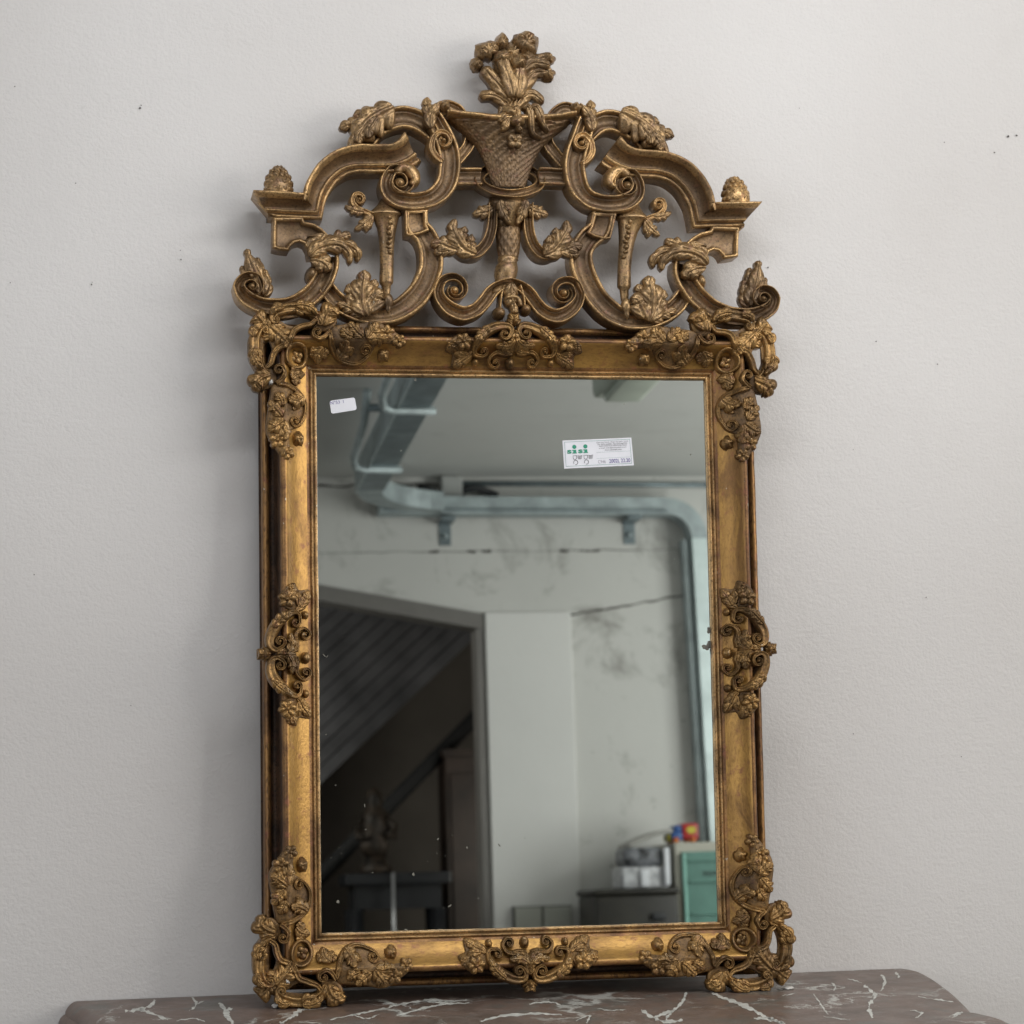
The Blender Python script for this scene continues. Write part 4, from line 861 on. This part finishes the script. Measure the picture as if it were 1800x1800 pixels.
for p, hw in (([(745,160),(760,240),(790,310),(835,375)], 10), ([(975,160),(955,240),(925,310),(890,375)], 10), ([(780,170),(790,220),(815,260),(825,290)], 6), ([(950,170),(940,220),(910,260),(900,290)], 6)):
    part('acanthus_leaf', leaf(Zs(z5, p), hw, mapL, .026, .012, 3, .4, .4), ORN2, pe)
be = part('bell_drop', merge(lathe_v([(486,8,894),(490,20,894),(496,28,894),(504,33,895),(512,36,896)], mapL, wc=.004, dep=.7), dome(*z5(750,1140), 12, 12, mapL, 0, .010, .024), dome(*z5(980,1110), 11, 11, mapL, 0, .010, .024)), ORN2)
part('acanthus_leaf', leaf(Zs(z5, [(850,880),(845,960),(850,1030),(870,1100),(875,1160)]), 14, mapL, .018, .018, 3, .25, .3, blunt=.5), ORN2, be)
part('leaf_curl', ribbon(Zs(z5, [(800,1020,40),(850,1010,50),(900,1030,50),(925,1090,40)]), mapL, .012, .026, -.02, ROLL), ORN2, be)
for s in (-1, 1): part('rib', ribbon(Zs(z5, [(860+s*70,900,30),(860+s*95,980,34),(860+s*105,1060,30),(860+s*108,1120,24)]), mapL, .014, .014, -.014, ROLL), RIM, be)

# ------------------------------------------------------------------ ornaments on the rails
def OFF(x, y):
    u, v = T(x, y, .036); return (u+UC, v-VC)          # P along the rail (inside +), Q outward; traced at the upper left corner
def make_map(sx, sy, swap, k=1.0, dx=0, dy=0):
    def f_(x, y):
        P, Q = OFF(x, y); P = P*k
        if swap: u, v = sx*(UC+Q), sy*(VC-P)
        else: u, v = sx*(UC-P), sy*(VC+Q)
        s = sx*1.7+sy*3.1+(5 if swap else 0)
        return (u+.0024*noise.noise(Vector((u*32, v*32, s)))+dx, v+.0024*noise.noise(Vector((u*40+7, v*40, s)))+dy)
    f_.odd = (sx*sy > 0) != swap
    return f_
def rb(pts, m, H, eyes=(), prof=CORD, back=-.008, basef=band_w, lift=0):
    bf = (lambda u, v: basef(u, v)+lift) if lift else basef
    return ribbon(pts, m, H, 0, back, prof, eyes, n=6, flip=m.odd, basef=bf)
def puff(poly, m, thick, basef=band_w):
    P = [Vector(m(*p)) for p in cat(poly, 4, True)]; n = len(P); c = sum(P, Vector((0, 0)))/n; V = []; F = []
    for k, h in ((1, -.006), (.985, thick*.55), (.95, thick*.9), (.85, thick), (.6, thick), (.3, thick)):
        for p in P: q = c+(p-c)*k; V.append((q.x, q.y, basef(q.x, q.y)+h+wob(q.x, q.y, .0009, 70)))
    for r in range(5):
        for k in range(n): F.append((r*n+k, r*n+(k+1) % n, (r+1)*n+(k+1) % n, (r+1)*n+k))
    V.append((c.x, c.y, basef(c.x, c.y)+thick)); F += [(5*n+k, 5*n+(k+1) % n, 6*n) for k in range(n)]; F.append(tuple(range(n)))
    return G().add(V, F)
for sx, sy in ((-1, 1), (1, 1), (-1, -1), (1, -1)):
    m0 = make_map(sx, sy, False)
    shell_dir = [(492,583),(470,572),(455,562),(441,549)]
    bot = sy < 0
    def SL(p, hw, base_, H, lo, dp, tp_, m_, **kw): return leaf(p, hw*1.28, m_, 0, H*1.1, lo, dp, tp_, basef=lambda u, v: band_w(u, v)+base_, **kw)
    co = part('corner_ornament', merge(SL([(484,592),(471,578),(460,566),(447,553)], 17, -.006, .014, 3, .3, .2, m0, blunt=.75, sweep=.2),
        SL([(474,572),(488,585),(498,596),(510,610)], 16, -.002, .013, 3, .4, .3, m0),
        rb([(500,611,10),(505,604,10),(509,596,10)], m0, .012)), ORN)
    for sw in (False, True):
        m_ = make_map(sx, sy, sw)
        part('relief_field', puff(Zs(z4, [(1000,1030),(1100,1000),(1200,985),(1400,970),(1530,1030),(1640,1110),(1620,1170),(1520,1170),(1420,1170),(1370,1260),(1280,1325),(1180,1330),(1090,1290),(1030,1180)]), m_, .0045), GROUND_SHADE, co)
        part('relief_field', puff(Zs(z4, [(500,900),(600,830),(760,830),(880,880),(960,900),(1050,900),(1050,1000),(960,1060),(880,1020),(850,925),(700,905),(560,945)]), m_, .003), GROUND_SHADE, co)
        part('relief_field', puff(Zs(z4, [(560,960),(640,1000),(720,1035),(660,1110),(620,1175),(560,1110),(480,1010)]), m_, .003), GROUND_SHADE, co)
        part('scroll', rb(Zs(z4, [(492,940,66),(528,895,90),(600,866,106),(690,860,112),(780,870,108),(855,907,92),(900,957,70),(905,1005,52)]), m_, .011, [(0, *z4(527,955), .8, .4)], back=-.014), ORN, co)
        part('strap', rb(Zs(z4, [(640,1175,62),(664,1110,60),(690,1055,60),(750,1025,58),(830,1005,54),(870,960,48)]), m_, .011), ORN, co)
        part('scroll', rb(Zs(z4, [(1000,1050,44),(965,1095,48),(915,1122,46),(862,1105,40)]), m_, .012, [(1, *z4(890,1070), .9, .35)]), ORN, co)
        part('acanthus_leaf', SL(Zs(z4, [(930,1010),(960,930),(1010,890),(1060,930)]), 15, -.002, .015, 3, .4, .2, m_, blunt=.4), ORN, co)
        part('acanthus_leaf', SL(Zs(z4, [(700,850),(770,845),(840,880),(880,930)]), 8, .010, .010, 3, .4, .3, m_), ORN, co)
        part('acanthus_leaf', SL(Zs(z4, [(600,850),(540,850),(500,880),(480,930)]), 7, .006, .008, 2, .4, .2, m_), ORN, co)
        part('scroll', rb(Zs(z4, [(1000,1060,46),(1020,1150,52),(1055,1230,54),(1110,1292,46),(1190,1322,38),(1275,1312,32),(1345,1270,28),(1375,1222,26)]), m_, .010, [(1, *z4(1325,1222), 1.0, .30)]), ORN, co)
        part('acanthus_leaf', SL(Zs(z4, [(1090,1300),(1130,1250),(1150,1200),(1130,1150)]), 11, .002, .012, 3, .45, .4, m_), ORN, co)
        part('acanthus_leaf', SL(Zs(z4, [(1070,1220),(1130,1240),(1180,1230),(1230,1200)]), 9, .0, .010, 2, .45, .3, m_), ORN, co)
        part('leaf', SL(Zs(z4, [(1290,1100),(1240,1060),(1200,1020),(1160,990)]), 10, .0, .010, 3, .45, .3, m_), ORN, co)
        part('leaf', SL(Zs(z4, [(1200,1100),(1160,1090),(1120,1060),(1090,1040)]), 9, .0, .010, 3, .45, .3, m_), ORN, co)
        part('leaf', SL(Zs(z4, [(1320,1120),(1360,1070),(1390,1030),(1400,980)]), 12, .0, .011, 3, .45, .3, m_), ORN, co)
        part('leaf', SL(Zs(z4, [(1330,1130),(1400,1120),(1450,1140),(1510,1130)]), 10, .0, .010, 3, .45, .3, m_), ORN, co)
        part('stem', rb(Zs(z4, [(1180,1120,16),(1280,1110,16),(1400,1090,16),(1500,1110,16),(1600,1140,14)]), m_, .005, prof=ROLL), ORN, co)
        part('flower', flower(*z4(1495,1070), 16, m_, 5, 0, .010, band_w, .3), ORN, co)
        part('flower', flower(*z4(1610,1150), 13.5, m_, 5, 0, .009, band_w, .9), ORN, co)
        part('bud', dome(*z4(1480,1245), 12, 13, m_, 0, 0, .010, band_w, .4), ORN, co)
        part('leaf', SL(Zs(z4, [(960,1190),(920,1230),(905,1270),(900,1320)]), 9, .0, .010, 2, .45, .3, m_), ORN, co)
        part('leaf', SL(Zs(z4, [(910,1260),(880,1240),(860,1220),(840,1215)]), 7, .0, .008, 2, .45, .3, m_), ORN, co)
        part('leaf', SL(Zs(z4, [(920,1240),(960,1235),(985,1220),(1000,1205)]), 7, .0, .008, 2, .45, .3, m_), ORN, co)
        part('knob', dome(*z4(590,1060), 6, 6, m_, 0, 0, .008, band_w), ORN, co)
        part('acanthus_leaf', SL([(640,1000/1), (0, 0)] if False else Zs(z4, [(700,870),(745,895),(790,900),(840,925)]), 6, .008, .008, 2, .4, .3, m_), ORN, co)
    ro = part('rosette', ribbon([(523+17.5*math.cos(a), 623+19.5*math.sin(a), 8) for a in [2*math.pi*k/16 for k in range(16)]], m0, .009, 0, -.006, ROLL, closed=True, n=3, basef=band_w), ORN, co)
    part('rosette_flower', flower(523, 623, 13, m0, 4, 0, .007, band_w, .4), ORN, co)

def cmap(side, s):
    """cartouche map: traced on the lower rail left half about axis x=932; side in bottom/top/left/right, s=+1/-1 half"""
    def f_(x, y):
        u, v = T(x, y, .036); u0 = T(932, y, .036)[0]; A = s*(u-u0); Q = -v-VC; off = {'bottom': .003, 'top': -.002, 'left': -.004, 'right': -.004}[side]
        if side == 'bottom': r = (A+off, -VC-Q)
        elif side == 'top': r = (A+off, VC+Q)
        elif side == 'left': r = (-UC-Q, A+off)
        else: r = (UC+Q, A+off)
        q = {'bottom': 1, 'top': 2, 'left': 3, 'right': 4}[side]+s*.3
        return (r[0]+.0015*noise.noise(Vector((r[0]*40, r[1]*40, q))), r[1]+.0015*noise.noise(Vector((r[0]*40+5, r[1]*40, q))))
    f_.odd = {'bottom': s < 0, 'top': s > 0, 'left': s > 0, 'right': s < 0}[side]
    return f_
zb = z(780, 1600, 5.625)
for side in ('bottom', 'top', 'left', 'right'):
    ma = cmap(side, 1)
    SLm = lambda p, hw, bs, H, lo, dp, tp_, m_, **kw: leaf(p, hw*1.2, m_, 0, H, lo, dp, tp_, basef=lambda u, v: band_w(u, v)+bs, **kw)
    ct = part('cartouche', merge(SLm([(932,1722),(932,1729),(932,1736),(932,1744)], 11, -.006, .016, 2, .3, .2, ma, blunt=.7), dome(932,1730,6,8, ma, 0, .024, .022, None),
        SLm([(932,1714),(932,1700),(932,1690),(932,1676)], 9, .0, .012, 2, .3, .3, ma)), ORN)
    part('bud', dome(*zb(825,330), 9, 11, ma, 0, 0, .013, band_w, .1), ORN, ct)
    part('bud', dome(*zb(855,565), 4.5, 4.5, ma, 0, 0, .016, band_w), ORN, ct)
    part('bud', dome(*zb(855,625), 4, 4, ma, 0, 0, .014, band_w), ORN, ct)
    for s in (1, -1):
        m_ = cmap(side, s)
        part('scroll', rb(Zs(zb, [(795,590,46),(815,640,58),(780,688,82),(690,688,104),(590,648,112),(515,585,98),(468,518,78),(447,450,58),(470,405,44),(530,395,38)]), m_, .012, [(0, *zb(738,605), 1.0, .35), (1, *zb(548,440), .95, .35)], back=-.014), ORN, ct)
        part('scroll', rb(Zs(zb, [(830,425,50),(760,415,50),(680,430,46),(625,400,38),(605,350,33),(630,305,30)]), m_, .011, [(1, *zb(672,332), 1.0, .32)]), ORN, ct)
        part('relief_field', puff(Zs(zb, [(440,400),(380,330),(280,290),(220,310),(230,420),(150,460),(190,540),(270,610),(380,600),(420,540),(440,470)]), m_, .004), GROUND_SHADE, ct)
        part('acanthus_leaf', SLm(Zs(zb, [(600,680),(530,620),(480,560),(450,490)]), 8, .006, .009, 4, .4, .2, m_), ORN, ct)
        part('acanthus_leaf', SLm(Zs(zb, [(840,520),(780,480),(720,480),(655,490)]), 8, .002, .013, 3, .45, .3, m_), ORN, ct)
        part('acanthus_leaf', SLm(Zs(zb, [(845,480),(800,440),(760,430),(700,420)]), 6, .002, .010, 3, .45, .3, m_), ORN, ct)
        part('knob', dome(*zb(470,345), 7, 8, m_, 0, 0, .010, band_w), ORN, ct)
        part('leaf', SLm(Zs(zb, [(400,400),(340,370),(290,340),(240,310)]), 9, .0, .010, 2, .3, .3, m_), ORN, ct)
        part('leaf', SLm(Zs(zb, [(390,420),(340,415),(290,420),(245,425)]), 6.5, .0, .009, 1, .2, .3, m_), ORN, ct)
        part('leaf', SLm(Zs(zb, [(430,440),(400,400),(370,370),(335,360)]), 6, .0, .009, 1, .2, .3, m_), ORN, ct)
        part('leaf', SLm(Zs(zb, [(320,500),(270,490),(220,480),(165,470)]), 9, .0, .009, 2, .4, .3, m_), ORN, ct)
        part('flower', flower(*zb(325,540), 17, m_, 6 if s > 0 else 5, 0, .011, band_w, .2), ORN, ct)
        part('flower', flower(*zb(210,515), 8, m_, 5, 0, .008, band_w, .2), ORN, ct)
# the lowest carved leaves are worn flat where they stand on the marble
for o in mir.children_recursive:
    if o.type != 'MESH': continue
    for v_ in o.data.vertices:
        zz = MO.z+MU.z*v_.co.x+MV.z*v_.co.y+MW.z*v_.co.z
        if zz < .0009: v_.co.y += (.0009-zz)/MV.z
scn.render.resolution_x = scn.render.resolution_y = 1024
